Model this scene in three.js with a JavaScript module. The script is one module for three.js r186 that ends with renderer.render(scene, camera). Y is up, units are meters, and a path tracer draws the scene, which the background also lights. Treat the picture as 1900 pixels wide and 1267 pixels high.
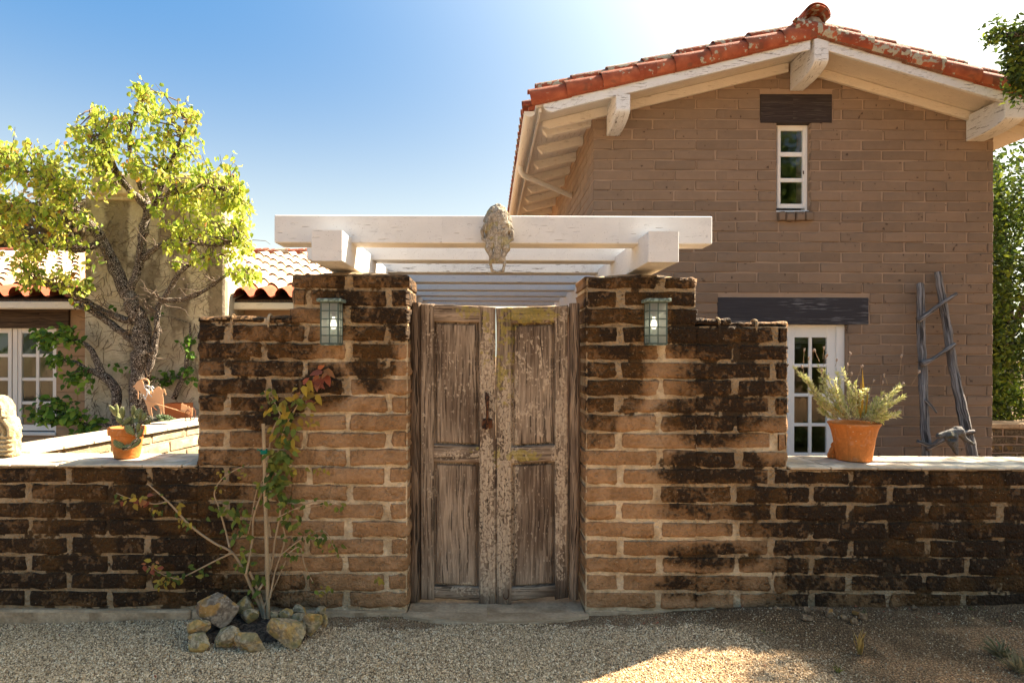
import * as THREE from 'three';
import { mergeGeometries } from 'three/addons/utils/BufferGeometryUtils.js';

// ───────────────────────── camera, sky, sun, exposure ─────────────────────────
// Metres, y up. The camera looks along -z from (0, EYE, DIST); the front face of the garden wall is z = 0.
const DIST = 4.2, EYE = 1.75, MPP = 0.00368, CX = 905, CY = 655, ROLL = 0.0035;
const scene = new THREE.Scene(), lin0 = (r, g, b) => new THREE.Color().setRGB(r, g, b);
const camera = new THREE.PerspectiveCamera(2 * Math.atan(633.5 * MPP / DIST) * 180 / Math.PI, 1900 / 1267, 0.05, 900);
camera.position.set(0, EYE, DIST);
camera.rotation.z = ROLL;
camera.setViewOffset(1900, 1267, 950 - CX, 633.5 - CY, 1900, 1267);
const renderer = new THREE.WebGLRenderer();
renderer.toneMapping = THREE.LinearToneMapping;
renderer.toneMappingExposure = 5.0;
renderer.shadowMap.enabled = true;

const SUN = new THREE.Vector3(0.612, 0.707, -0.354).normalize();
const sun = new THREE.DirectionalLight(lin0(1, 0.885, 0.71), 5);
sun.name = 'sunlight';
sun.position.copy(SUN).multiplyScalar(40);
sun.castShadow = true;
Object.assign(sun.shadow.camera, { left: -16, right: 16, top: 16, bottom: -16, near: 1, far: 90 });
sun.shadow.mapSize.set(4096, 4096);
sun.shadow.radius = 1.2;
scene.add(sun, sun.target);
{
  const W = 1024, Hh = 512, data = new Float32Array(W * Hh * 4);
  for (let j = 0; j < Hh; j++) for (let i = 0; i < W; i++) {
    const up = ((j + 0.5) / Hh - 0.5) * Math.PI, az = ((i + 0.5) / W - 0.5) * 2 * Math.PI;
    const x = Math.cos(up) * Math.cos(az), y = Math.sin(up), z = Math.cos(up) * Math.sin(az);
    const th = Math.acos(Math.min(1, Math.max(-1, x * SUN.x + y * SUN.y + z * SUN.z)));
    const h = Math.exp(-((Math.max(0, y) / 0.27) ** 2)), g = Math.exp(-((th / 0.56) ** 2)), o = (j * W + i) * 4, k = 0.77;
    data[o] = k * (0.020 + 0.30 * h + 1.05 * g);
    data[o + 1] = k * (0.088 + 0.25 * h + 0.95 * g);
    data[o + 2] = k * (0.200 + 0.085 * h + 0.66 * g);
    data[o + 3] = 1;
  }
  const sky = new THREE.DataTexture(data, W, Hh, THREE.RGBAFormat, THREE.FloatType);
  sky.mapping = THREE.EquirectangularReflectionMapping;
  sky.magFilter = THREE.LinearFilter; sky.needsUpdate = true;
  scene.background = sky; scene.environment = sky;
}

// ───────────────────────── helpers ─────────────────────────
function rng(seed) { let s = seed >>> 0; return () => { s = (s + 0x6d2b79f5) | 0; let t = Math.imul(s ^ (s >>> 15), 1 | s); t = (t + Math.imul(t ^ (t >>> 7), 61 | t)) ^ t; return ((t ^ (t >>> 14)) >>> 0) / 4294967296; }; }
const R = rng(4711);
const rr = (a, b) => a + (b - a) * R();
const V = (x, y, z) => new THREE.Vector3(x, y, z);
const clamp = (x, a = 0, b = 1) => Math.min(b, Math.max(a, x)), lerp = (a, b, t) => a + (b - a) * t;
const sstep = (a, b, x) => { const t = clamp((x - a) / (b - a)); return t * t * (3 - 2 * t); };
// a place named by where the photograph shows it (1900 x 1267) and how deep it stands
function P(px, py, z) { const dx = px - CX, dy = py - CY, k = MPP * (DIST - z) / DIST; return V((dx + dy * ROLL) * k, EYE - (dy - dx * ROLL) * k, z); }
const mp = (z) => MPP * (DIST - z) / DIST;

const TAB = new Float32Array(65536); { const r = rng(99); for (let i = 0; i < 65536; i++) TAB[i] = r(); }
const hsh = (x, y) => TAB[((x & 255) << 8) | (y & 255)];
function n2(x, y, p = 256) {   // p: period, a power of two up to 256
  const ix = Math.floor(x), iy = Math.floor(y), fx = x - ix, fy = y - iy, u = fx * fx * (3 - 2 * fx), v = fy * fy * (3 - 2 * fy), m = p - 1;
  const x0 = (ix & m) << 8, x1 = ((ix + 1) & m) << 8, y0 = iy & m, y1 = (iy + 1) & m;
  const a = TAB[x0 | y0], b = TAB[x1 | y0], c = TAB[x0 | y1], d = TAB[x1 | y1];
  return a + (b - a) * u + (c - a + (a - b - c + d) * u) * v;
}
function fbm(x, y, oct = 4, p = 256) { let s = 0, a = 0.5, t = 0; for (let i = 0; i < oct; i++) { s += a * n2(x + i * 17, y + i * 31, p < 256 ? p : 256); t += a; a *= 0.5; x *= 2; y *= 2; p *= 2; } return s / t; }
function n3(x, y, z) { const iz = Math.floor(z), f = z - iz, u = f * f * (3 - 2 * f); return lerp(n2(x + iz * 37.2, y + iz * 11.7), n2(x + (iz + 1) * 37.2, y + (iz + 1) * 11.7), u); }
function fbm3(x, y, z, oct = 3) { let s = 0, a = 0.5, t = 0; for (let i = 0; i < oct; i++) { s += a * n3(x, y, z); t += a; a *= 0.5; x *= 2.03; y *= 2.03; z *= 2.03; } return s / t; }
const WO = [0, 0, 0];
function worley(x, y, p = 256) {   // [nearest, second nearest, a number per cell]
  const ix = Math.floor(x), iy = Math.floor(y), m = p - 1; let d1 = 9, d2 = 9, id = 0;
  for (let j = -1; j <= 1; j++) for (let i = -1; i <= 1; i++) { const cx = (ix + i) & m, cy = (iy + j) & m, h = (cx << 8) | cy, dx = ix + i + TAB[h] - x, dy = iy + j + TAB[(h + 23339) & 65535] - y, d = dx * dx + dy * dy; if (d < d1) { d2 = d1; d1 = d; id = TAB[(h + 3499) & 65535]; } else if (d < d2) d2 = d; }
  WO[0] = Math.sqrt(d1); WO[1] = Math.sqrt(d2); WO[2] = id; return WO;
}

const enc = (c) => { c = clamp(c); return Math.round(255 * (c <= 0.0031308 ? c * 12.92 : 1.055 * Math.pow(c, 1 / 2.4) - 0.055)); };
const ENC = new Uint8Array(4097); for (let i = 0; i <= 4096; i++) ENC[i] = enc(i / 4096);
const e8 = (c) => ENC[Math.round(clamp(c) * 4096)];
// colour (linear) and height textures from one function that returns [r, g, b, height]
function maps(w, h, fn, size) {
  const col = new Uint8Array(w * h * 4), hgt = new Uint8Array(w * h);
  for (let j = 0; j < h; j++) for (let i = 0; i < w; i++) { const c = fn((i + 0.5) / w, (j + 0.5) / h), o = j * w + i; col[o * 4] = e8(c[0]); col[o * 4 + 1] = e8(c[1]); col[o * 4 + 2] = e8(c[2]); col[o * 4 + 3] = 255; hgt[o] = 255 * clamp(c[3] ?? 0.5); }
  const map = new THREE.DataTexture(col, w, h, THREE.RGBAFormat), bumpMap = new THREE.DataTexture(hgt, w, h, THREE.RedFormat);
  map.colorSpace = THREE.SRGBColorSpace;
  for (const t of [map, bumpMap]) { t.magFilter = THREE.LinearFilter; t.wrapS = t.wrapT = THREE.RepeatWrapping; if (size) t.repeat.set(1 / size[0], 1 / size[1]); t.needsUpdate = true; }
  return { map, bumpMap };
}
const mix3 = (a, b, t) => [lerp(a[0], b[0], t), lerp(a[1], b[1], t), lerp(a[2], b[2], t)];
const mul3 = (a, k) => [a[0] * k, a[1] * k, a[2] * k];
function std(name, opts) { const m = new THREE.MeshPhysicalMaterial({ roughness: 0.9, metalness: 0, specularIntensity: 0.5, ...opts }); m.name = name; return m; }
const lin = (r, g, b) => new THREE.Color().setRGB(r, g, b);

class MB {   // collects one indexed surface
  constructor() { this.p = []; this.t = []; this.i = []; this.c = []; this.u = []; }
  v(x, y, z, c, uv) { this.p.push(x, y, z); if (c) this.c.push(c[0], c[1], c[2]); if (uv) this.u.push(uv[0], uv[1]); return this.p.length / 3 - 1; }
  tri(a, b, c) { this.i.push(a, b, c); }
  quad(a, b, c, d) { this.i.push(a, b, c, a, c, d); }
  geo(flat = false) {
    let g = new THREE.BufferGeometry();
    g.setAttribute('position', new THREE.Float32BufferAttribute(this.p, 3));
    if (this.c.length) g.setAttribute('color', new THREE.Float32BufferAttribute(this.c, 3));
    if (this.u.length) g.setAttribute('uv', new THREE.Float32BufferAttribute(this.u, 2));
    g.setIndex(this.i);
    if (flat) g = g.toNonIndexed();
    g.computeVertexNormals();
    return g;
  }
}
// texture coordinates in metres from position and normal; along = the axis the grain runs
function metricUV(g, along = 'x', off = [0, 0]) {
  const p = g.attributes.position, n = g.attributes.normal, uv = new Float32Array(p.count * 2), A = { x: 0, y: 1, z: 2 }[along];
  for (let i = 0; i < p.count; i++) {
    const q = [p.getX(i), p.getY(i), p.getZ(i)], m = [Math.abs(n.getX(i)), Math.abs(n.getY(i)), Math.abs(n.getZ(i))];
    const k = m[0] > m[1] && m[0] > m[2] ? 0 : m[1] > m[2] ? 1 : 2, rest = [0, 1, 2].filter((a) => a !== k);
    let [a, b] = rest; if (b === A) [a, b] = [b, a];
    uv[i * 2] = q[a] + off[0]; uv[i * 2 + 1] = q[b] + off[1];
  }
  g.setAttribute('uv', new THREE.BufferAttribute(uv, 2));
  return g;
}
function planeUV(g, fn) { const p = g.attributes.position, uv = new Float32Array(p.count * 2); for (let i = 0; i < p.count; i++) { const q = fn(p.getX(i), p.getY(i), p.getZ(i)); uv[i * 2] = q[0]; uv[i * 2 + 1] = q[1]; } g.setAttribute('uv', new THREE.BufferAttribute(uv, 2)); return g; }
// box with chamfered edges
function cbox(x0, x1, y0, y1, z0, z1, b = 0.004, along = 'x', off) {
  const mb = new MB(), X = [x0, x1], Y = [y0, y1], Z = [z0, z1], id = {};
  for (const i of [0, 1]) for (const j of [0, 1]) for (const k of [0, 1]) for (let a = 0; a < 3; a++) {
    const q = [X[i], Y[j], Z[k]], s = [i, j, k].map((t) => (t ? -b : b));
    for (let e = 0; e < 3; e++) if (e !== a) q[e] += s[e];
    id[[i, j, k, a]] = mb.v(...q);
  }
  const f = (a, b2, c, d, flip) => (flip ? mb.quad(a, d, c, b2) : mb.quad(a, b2, c, d));
  for (const s of [0, 1]) {
    f(id[[s, 0, 0, 0]], id[[s, 1, 0, 0]], id[[s, 1, 1, 0]], id[[s, 0, 1, 0]], s === 0);
    f(id[[0, s, 0, 1]], id[[0, s, 1, 1]], id[[1, s, 1, 1]], id[[1, s, 0, 1]], s === 0);
    f(id[[0, 0, s, 2]], id[[1, 0, s, 2]], id[[1, 1, s, 2]], id[[0, 1, s, 2]], s === 0);
  }
  for (const i of [0, 1]) for (const j of [0, 1]) {
    f(id[[i, j, 0, 0]], id[[i, j, 0, 1]], id[[i, j, 1, 1]], id[[i, j, 1, 0]], i === j);
    f(id[[0, i, j, 1]], id[[0, i, j, 2]], id[[1, i, j, 2]], id[[1, i, j, 1]], i === j);
    f(id[[i, 0, j, 0]], id[[i, 1, j, 0]], id[[i, 1, j, 2]], id[[i, 0, j, 2]], i !== j);
  }
  for (const i of [0, 1]) for (const j of [0, 1]) for (const k of [0, 1]) { const t = [id[[i, j, k, 0]], id[[i, j, k, 1]], id[[i, j, k, 2]]]; (i + j + k) % 2 ? mb.tri(t[0], t[1], t[2]) : mb.tri(t[0], t[2], t[1]); }
  return metricUV(mb.geo(true), along, off);
}
// a prism from an outline in (x, y), z0 to z1
function prism(pts, z0, z1, bevel = 0, holes = []) {
  const sh = new THREE.Shape(pts.map((p) => new THREE.Vector2(p[0], p[1])));
  for (const h of holes) sh.holes.push(new THREE.Path(h.map((p) => new THREE.Vector2(p[0], p[1]))));
  const g = new THREE.ExtrudeGeometry(sh, { depth: z1 - z0 - 2 * bevel, bevelEnabled: bevel > 0, bevelSize: bevel, bevelThickness: bevel, bevelOffset: -bevel, bevelSegments: 1, steps: 1, curveSegments: 8 });
  g.translate(0, 0, z0 + bevel);
  return metricUV(g);
}
// round bar through points with a radius at each; sides around
function tube(pts, rad, sides = 6, rough = 0, capEnds = true) {
  const mb = new MB(), n = pts.length, up = V(0, 0, 1); let prev = null, len = 0;
  for (let i = 0; i < n; i++) {
    const t = pts[Math.min(n - 1, i + 1)].clone().sub(pts[Math.max(0, i - 1)]).normalize();
    let a = prev ? prev.clone().addScaledVector(t, -prev.dot(t)) : (Math.abs(t.dot(up)) > 0.9 ? V(1, 0, 0) : up.clone()).addScaledVector(t, -(Math.abs(t.dot(up)) > 0.9 ? t.x : t.dot(up)));
    a.normalize(); prev = a; const b = t.clone().cross(a), r = Array.isArray(rad) ? rad[i] : rad;
    if (i) len += pts[i].distanceTo(pts[i - 1]);
    for (let k = 0; k <= sides; k++) {
      const th = (k / sides) * Math.PI * 2, q = pts[i].clone(), w = r * (1 + rough * (n3(pts[i].x * 9 + Math.cos(th) * 1.3, pts[i].y * 9 + Math.sin(th) * 1.3, pts[i].z * 9) - 0.5));
      q.addScaledVector(a, Math.cos(th) * w).addScaledVector(b, Math.sin(th) * w);
      mb.v(q.x, q.y, q.z, null, [len, (k / sides) * 2 * Math.PI * r]);
    }
  }
  const m = sides + 1;
  for (let i = 0; i < n - 1; i++) for (let k = 0; k < sides; k++) mb.quad(i * m + k, i * m + k + 1, (i + 1) * m + k + 1, (i + 1) * m + k);
  if (capEnds) for (const [row, flip] of [[0, true], [n - 1, false]]) { const c = mb.v(pts[row].x, pts[row].y, pts[row].z, null, [0, 0]); for (let k = 0; k < sides; k++) flip ? mb.tri(c, row * m + k + 1, row * m + k) : mb.tri(c, row * m + k, row * m + k + 1); }
  const g = mb.geo();
  // weld the shading along the seam
  const N = g.attributes.normal; for (let i = 0; i < n; i++) { const a = V(N.getX(i * m), N.getY(i * m), N.getZ(i * m)).add(V(N.getX(i * m + sides), N.getY(i * m + sides), N.getZ(i * m + sides))).normalize(); N.setXYZ(i * m, a.x, a.y, a.z); N.setXYZ(i * m + sides, a.x, a.y, a.z); }
  return g;
}
function smoothPath(pts, rad, per = 4) {
  const c = new THREE.CatmullRomCurve3(pts, false, 'centripetal'), n = (pts.length - 1) * per, P2 = [], r2 = [];
  for (let i = 0; i <= n; i++) { const u = i / per, k = Math.min(pts.length - 2, Math.floor(u)); P2.push(c.getPoint(i / n)); r2.push(lerp(rad[k], rad[k + 1], u - k)); }
  return [P2, r2];
}
// surface of a signed distance field (naive surface nets)
function isoGeo(f, lo, hi, cell) {
  const nx = Math.ceil((hi[0] - lo[0]) / cell) + 1, ny = Math.ceil((hi[1] - lo[1]) / cell) + 1, nz = Math.ceil((hi[2] - lo[2]) / cell) + 1;
  const F = new Float32Array(nx * ny * nz), I = (i, j, k) => (k * ny + j) * nx + i;
  for (let k = 0; k < nz; k++) for (let j = 0; j < ny; j++) for (let i = 0; i < nx; i++) F[I(i, j, k)] = f(lo[0] + i * cell, lo[1] + j * cell, lo[2] + k * cell);
  const mb = new MB(), vid = new Int32Array(nx * ny * nz).fill(-1);
  for (let k = 0; k < nz - 1; k++) for (let j = 0; j < ny - 1; j++) for (let i = 0; i < nx - 1; i++) {
    let sx = 0, sy = 0, sz = 0, n = 0;
    const at = (a, b, c) => F[I(i + a, j + b, k + c)];
    for (let e = 0; e < 12; e++) {
      const ax = e >> 2, u = e & 1, w = (e >> 1) & 1, a = [0, 0, 0], b = [0, 0, 0], o1 = (ax + 1) % 3, o2 = (ax + 2) % 3;
      a[o1] = b[o1] = u; a[o2] = b[o2] = w; b[ax] = 1;
      const fa = at(...a), fb = at(...b);
      if (fa < 0 !== fb < 0) { const t = fa / (fa - fb); sx += lerp(a[0], b[0], t); sy += lerp(a[1], b[1], t); sz += lerp(a[2], b[2], t); n++; }
    }
    if (n) vid[I(i, j, k)] = mb.v(lo[0] + (i + sx / n) * cell, lo[1] + (j + sy / n) * cell, lo[2] + (k + sz / n) * cell);
  }
  for (let k = 1; k < nz - 1; k++) for (let j = 1; j < ny - 1; j++) for (let i = 1; i < nx - 1; i++) {
    const a = F[I(i, j, k)];
    const face = (b, q) => { if (a < 0 !== b < 0) { const c = q.map((w) => vid[I(...w)]); if (c.some((w) => w < 0)) return; a < 0 ? mb.quad(...c) : mb.quad(c[0], c[3], c[2], c[1]); } };
    face(F[I(i + 1, j, k)], [[i, j - 1, k - 1], [i, j, k - 1], [i, j, k], [i, j - 1, k]]);
    face(F[I(i, j + 1, k)], [[i - 1, j, k - 1], [i - 1, j, k], [i, j, k], [i, j, k - 1]]);
    face(F[I(i, j, k + 1)], [[i - 1, j - 1, k], [i, j - 1, k], [i, j, k], [i - 1, j, k]]);
  }
  return metricUV(mb.geo());
}
const smin = (a, b, k) => { const h = clamp(0.5 + 0.5 * (b - a) / k); return lerp(b, a, h) - k * h * (1 - h); };
const smax = (a, b, k) => -smin(-a, -b, k);
function sdCap(p, a, b, ra, rb) { const bx = b[0] - a[0], by = b[1] - a[1], bz = b[2] - a[2], px = p[0] - a[0], py = p[1] - a[1], pz = p[2] - a[2], t = clamp((px * bx + py * by + pz * bz) / (bx * bx + by * by + bz * bz)); return Math.hypot(px - bx * t, py - by * t, pz - bz * t) - lerp(ra, rb, t); }
function sdEll(p, c, r) { const x = (p[0] - c[0]) / r[0], y = (p[1] - c[1]) / r[1], z = (p[2] - c[2]) / r[2], k = Math.hypot(x, y, z); return (k - 1) * Math.min(r[0], r[1], r[2]); }

// ── things, parts, labels ──
const taken = new Map();
function numbered(n) { const k = taken.get(n) ?? 0; taken.set(n, k + 1); return k ? `${n}_${String(k).padStart(3, '0')}` : n; }
function tag(o, label, category, group, kind) { if (label) o.userData.label = label; if (category) o.userData.category = category; if (group) o.userData.group = group; if (kind) o.userData.kind = kind; return o; }
function thing(name, label, category, base, group) { const g = new THREE.Group(); g.name = numbered(name); g.position.copy(base ?? V(0, 0, 0)); scene.add(g); g.isThing = true; return tag(g, label, category, group); }
// a part whose shape is given in world coordinates
function part(parent, name, geo, mat, label) { const m = new THREE.Mesh(geo, mat); m.name = name; if (parent.isThing) m.position.copy(parent.position).negate(); parent.add(m); if (label) m.userData.label = label; return m; }
// a part whose shape is given in its parent's own coordinates
function local(parent, name, geo, mat, pos) { const m = new THREE.Mesh(geo, mat); m.name = name; if (pos) m.position.copy(pos); parent.add(m); return m; }
function single(name, geo, mat, label, category, group, kind) { const m = new THREE.Mesh(geo, mat); m.name = numbered(name); scene.add(m); return tag(m, label, category, group, kind); }
const merge = (a) => mergeGeometries(a.map((g) => { g = g.index ? g.toNonIndexed() : g; for (const k of Object.keys(g.attributes)) if (!['position', 'normal', 'uv', 'color'].includes(k)) g.deleteAttribute(k); return g; }));

// one leaf: base point, direction, the side it faces
const _a = V(0, 0, 0), _b = V(0, 0, 0);
function leaf(mb, p, d, n, len, wid, c, curl = 0.15) {
  _a.copy(d).normalize(); _b.copy(n).cross(_a); if (_b.lengthSq() < 1e-6) _b.set(1, 0, 0); _b.normalize();
  const nn = _a.clone().cross(_b), at = (t, s, h) => mb.v(p.x + _a.x * t * len + _b.x * s * wid + nn.x * h * len, p.y + _a.y * t * len + _b.y * s * wid + nn.y * h * len, p.z + _a.z * t * len + _b.z * s * wid + nn.z * h * len, c);
  const b = at(0, 0, 0), l1 = at(0.25, 0.46, curl * 0.6), l2 = at(0.62, 0.38, curl * 0.3), r1 = at(0.25, -0.46, curl * 0.6), r2 = at(0.62, -0.38, curl * 0.3), t = at(1, 0, -curl), m1 = at(0.25, 0, 0), m2 = at(0.62, 0, -curl * 0.2);
  mb.tri(b, m1, l1); mb.tri(b, r1, m1); mb.quad(l1, m1, m2, l2); mb.quad(m1, r1, r2, m2); mb.tri(l2, m2, t); mb.tri(m2, r2, t);
}
const rdir = () => { const z = rr(-1, 1), a = rr(0, 6.2832), s = Math.sqrt(1 - z * z); return V(s * Math.cos(a), z, s * Math.sin(a)); };

// ───────────────────────── materials ─────────────────────────
// Weathering of the garden wall: soot-dark lichen and moss where the photograph shows them. [px, py, rx, ry, strength]
const GROWTH = [
  [60, 1000, 200, 140, .74], [250, 950, 170, 100, .92], [200, 1010, 150, 120, .86], [330, 1000, 95, 120, .84], [400, 905, 50, 36, .72], [60, 900, 120, 40, .6], [380, 1090, 110, 36, .7], [520, 1120, 90, 24, .4], [520, 1085, 70, 24, .5],
  [450, 640, 120, 70, .6], [530, 640, 50, 60, .76], [460, 740, 110, 50, .6], [660, 540, 130, 60, .62], [690, 660, 36, 60, .92], [650, 545, 60, 40, .72], [590, 720, 50, 36, .72], [520, 720, 60, 60, .64], [700, 600, 60, 40, .66], [470, 870, 70, 190, .36], [390, 600, 40, 25, .6],
  [1140, 600, 70, 100, .74], [1130, 700, 60, 60, .7], [1200, 540, 100, 46, .68], [1280, 600, 40, 60, .7], [1330, 620, 60, 32, .98], [1380, 680, 100, 90, .76], [1330, 760, 80, 60, .7], [1330, 870, 90, 34, .84], [1350, 920, 110, 50, .62], [1440, 720, 40, 60, .6], [1330, 1030, 90, 22, .64], [1310, 1085, 90, 24, .5], [1110, 740, 40, 80, .5],
  [1550, 940, 170, 80, .95], [1700, 960, 200, 105, .98], [1850, 1000, 130, 140, .98], [1650, 890, 250, 36, .84], [1480, 990, 60, 80, .7], [1560, 1080, 140, 50, .62], [1800, 1090, 150, 60, .68],
];
const PALE = [[1224, 800, 18, 90, .8], [630, 725, 26, 70, .7], [1225, 900, 16, 60, .5], [1440, 960, 40, 110, .4], [620, 850, 20, 60, .4], [740, 560, 18, 60, .5]];
const blob = (L, x, y) => { let m = 0; for (const b of L) { const d = ((x - b[0]) / b[2]) ** 2 + ((y - b[1]) / b[3]) ** 2; if (d < 4) m = Math.max(m, b[4] * (1 - sstep(0.25, 2.6, d))); } return m; };
function wallMaps(x0, x1, y0, y1) {
  const w = 1152, h = Math.round(w * (y1 - y0) / (x1 - x0)), brick = new Uint8Array(w * h * 4), mortar = new Uint8Array(w * h * 4), bump = new Uint8Array(w * h);
  for (let j = 0; j < h; j++) for (let i = 0; i < w; i++) {
    const X = lerp(x0, x1, (i + .5) / w), Y = lerp(y0, y1, (j + .5) / h), px = CX + X / MPP, py = CY + (EYE - Y) / MPP, o = j * w + i;
    const a = fbm(X * 3.1 + 7, Y * 3.1 + 3, 4), b = fbm(X * 14 + 1, Y * 14, 4), c = fbm(X * 60, Y * 60, 3), d = fbm(X * 150, Y * 150, 2), sp = hsh((X * 230) | 0, (Y * 230) | 0);
    const m = blob(GROWTH, px, py), pale = blob(PALE, px, py);
    const s = m * 1.1 + (a - .5) * .4 + (b - .5) * .6 + (c - .5) * .5 + (fbm(X * 11 + 31, Y * 1.5, 3) - .5) * .36;
    const soot = sstep(.48, .78, s), stain = sstep(.16, .6, s), moss = sstep(.5, .62, fbm(X * 5 + 40, Y * 5, 3)) * sstep(.35, .6, s);
    let B = mix3([.252, .136, .060], [.355, .202, .098], sstep(.3, .7, a * .5 + b * .5));
    B = mul3(B, .72 + .56 * c); B = mix3(B, [.40, .30, .19], .3 * pale * sstep(.42, .6, b + c * .3));
    B = mix3(B, [.108, .054, .019], .8 * stain);
    const S = mix3([.020, .0105, .004], [.075, .034, .007], moss * (.4 + .6 * c));
    B = mix3(B, mul3(S, .6 + .9 * d), soot * .93);
    if (sp > .996) B = mix3(B, [.42, .34, .23], .6);
    const chip = sstep(.66, .74, fbm(X * 32 + 9, Y * 26, 3)); B = mix3(B, [.20, .115, .055], chip * .5 * sstep(.2, .5, s));
    let M = mix3([.42, .30, .17], [.60, .46, .29], sstep(.3, .7, b)); M = mul3(M, .75 + .5 * c);
    const s2 = s - .03 + (fbm(X * 8 + 77, Y * 8, 3) - .5) * .5;
    M = mix3(M, [.19, .115, .052], .62 * sstep(.24, .62, s2)); M = mix3(M, mul3(S, 1.1), .93 * sstep(.80, .97, s2 + (fbm(X * 6 + 3, Y * 7, 3) - .5) * 1.7));
    for (let k = 0; k < 3; k++) { brick[o * 4 + k] = e8(B[k]); mortar[o * 4 + k] = e8(M[k]); }
    brick[o * 4 + 3] = mortar[o * 4 + 3] = 255;
    bump[o] = 255 * clamp(.42 + .35 * (c - .5) + .3 * (d - .5) + soot * (.22 + .5 * (c - .5)) - chip * .25 + (b - .5) * .3);
  }
  const T = (d, f, srgb) => { const t = new THREE.DataTexture(d, w, h, f); t.magFilter = THREE.LinearFilter; if (srgb) t.colorSpace = THREE.SRGBColorSpace; t.needsUpdate = true; return t; };
  const bumpMap = T(bump, THREE.RedFormat);
  return {
    brick: std('adobe_brick', { map: T(brick, THREE.RGBAFormat, true), bumpMap, bumpScale: .03, roughness: .95 }),
    mortar: std('lime_mortar', { map: T(mortar, THREE.RGBAFormat, true), bumpMap, bumpScale: .024, roughness: .97 }),
    uv: (x, y, z) => [(x + z * .7 - x0) / (x1 - x0), (y - y0) / (y1 - y0)],
  };
}
const WL = wallMaps(-4.4, -.4, -.2, 2.5), WR = wallMaps(.5, 4.5, -.2, 2.5);

// weathered boards of the gate: grain along v, pale and yellow lichen
const LICHEN = [[460, 0, 0, 0, 0]].slice(1).concat([[985, 585, 45, 16, 1], [870, 578, 26, 12, .8], [940, 600, 14, 40, .75], [935, 690, 14, 60, .75], [905, 640, 16, 50, .5], [970, 845, 30, 10, 1], [900, 590, 10, 20, .7], [880, 833, 10, 8, .7], [925, 850, 10, 20, .6], [1005, 842, 30, 8, .5]]);
const CRUST = [[940, 880, 16, 180, .85], [905, 700, 14, 90, .75], [1040, 850, 14, 180, .7], [903, 930, 14, 150, .8], [940, 750, 16, 60, .8], [930, 1000, 12, 90, .8], [985, 730, 40, 120, .35], [850, 705, 40, 50, .35], [1042, 660, 16, 90, .45], [795, 700, 14, 200, .25], [870, 1095, 40, 10, .6], [905, 1080, 12, 40, .6], [850, 842, 40, 8, .55]];
function plankMaps(dir) {
  return maps(560, 1040, (u, v) => {
    const X = lerp(-.62, .72, u), Y = lerp(-.15, 2.2, v), k = MPP * 1.033, px = CX + X / k, py = CY + (EYE - Y) / k;
    const g = dir === 'y' ? [X, Y] : [Y, X];
    const wob = (fbm(g[0] * 5 + 3, g[1] * 1.6, 3) - .5) * .05;
    const f = fbm((g[0] + wob) * 80, g[1] * 4.5 + 5, 4), f2 = fbm((g[0] + wob) * 260, g[1] * 13, 3), big = fbm(X * 4, Y * 2.2 + 9, 3);
    const crack = sstep(.64, .71, fbm((g[0] + wob) * 130 + 20, g[1] * 3.6, 3));
    let c = mix3([.115, .074, .046], [.37, .27, .18], sstep(.26, .74, f * .5 + big * .5)); c = mul3(c, .62 + .76 * f2);
    c = mix3(c, [.03, .018, .011], crack * .75);
    const fleck = n2(g[0] * 170, g[1] * 36), cr = blob(CRUST, px, py), w = worley(X * 80 + fbm(X * 30, Y * 30, 2) * 2, Y * 50 + fbm(X * 30 + 8, Y * 30, 2) * 2);
    const crust = sstep(.46, .62, cr * 1.0 + (fbm(X * 22, Y * 16, 3) - .5) * .9 + (w[2] - .5) * .5) * sstep(.62, .5, w[0]);
    c = mix3(c, mul3([.52, .40, .27], .6 + .8 * f2), crust * .75);
    if (fleck > .86) c = mix3(c, [.42, .32, .22], .55);
    const li = blob(LICHEN, px, py), y = sstep(.5, .66, li * .8 + (fbm(X * 40, Y * 40, 3) - .5) * 1.1);
    c = mix3(c, mix3([.26, .22, .05], [.40, .29, .05], w[2]), y * .6);
    c = mix3(c, [.05, .032, .02], .6 * sstep(.15, -.02, Y + (big - .5) * .2));
    return [...c, .5 + (f - .5) * .5 + (f2 - .5) * .35 - crack * .35 + crust * .22 + y * .2];
  });
}
const GV = plankMaps('y'), GH = plankMaps('x');
const gateUV = (x, y, z) => [(x + z * .8 + .62 + .112) / 1.34, (y + .15) / 2.35];
const M = {};
M.plankV = std('weathered_board', { ...GV, bumpScale: .007, roughness: .92 });
M.plankH = std('weathered_rail', { ...GH, bumpScale: .007, roughness: .92 });
// old white paint, checked along the grain (u)
const paint = (base, dirt, amt, seed) => maps(1024, 512, (u, v) => {
  const f = fbm(u * 6 + seed, v * 60, 4, 64), g = fbm(u * 9, v * 9 + seed, 4, 64), fine = fbm(u * 120, v * 120, 2);
  const chk = sstep(.735 - amt * .04, .78 - amt * .04, fbm(u * 13 + seed * 3, v * 90 + fbm(u * 10, v * 4, 2) * 2, 3, 64)) * sstep(.5, .64, g + amt * .2);
  const wl = worley(u * 16 + (fine - .5), v * 8 + (fine - .5), 16), net = sstep(.05, .0, wl[1] - wl[0]) * sstep(.5, .62, fbm(u * 4 + 9, v * 4 + seed, 2, 64) + amt * .1);
  let c = mul3(base, .93 + .12 * g + .05 * (fine - .5));
  c = mix3(c, dirt, clamp(chk * (.4 + amt * .5) + net * .35 * (.4 + amt)));
  if (hsh((u * 400) | 0, (v * 200) | 0) > .9975) c = mix3(c, [.12, .09, .06], .6);
  return [...c, .6 + (f - .5) * .12 - chk * .5 - net * .3];
}, [1.2, .6]);
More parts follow.
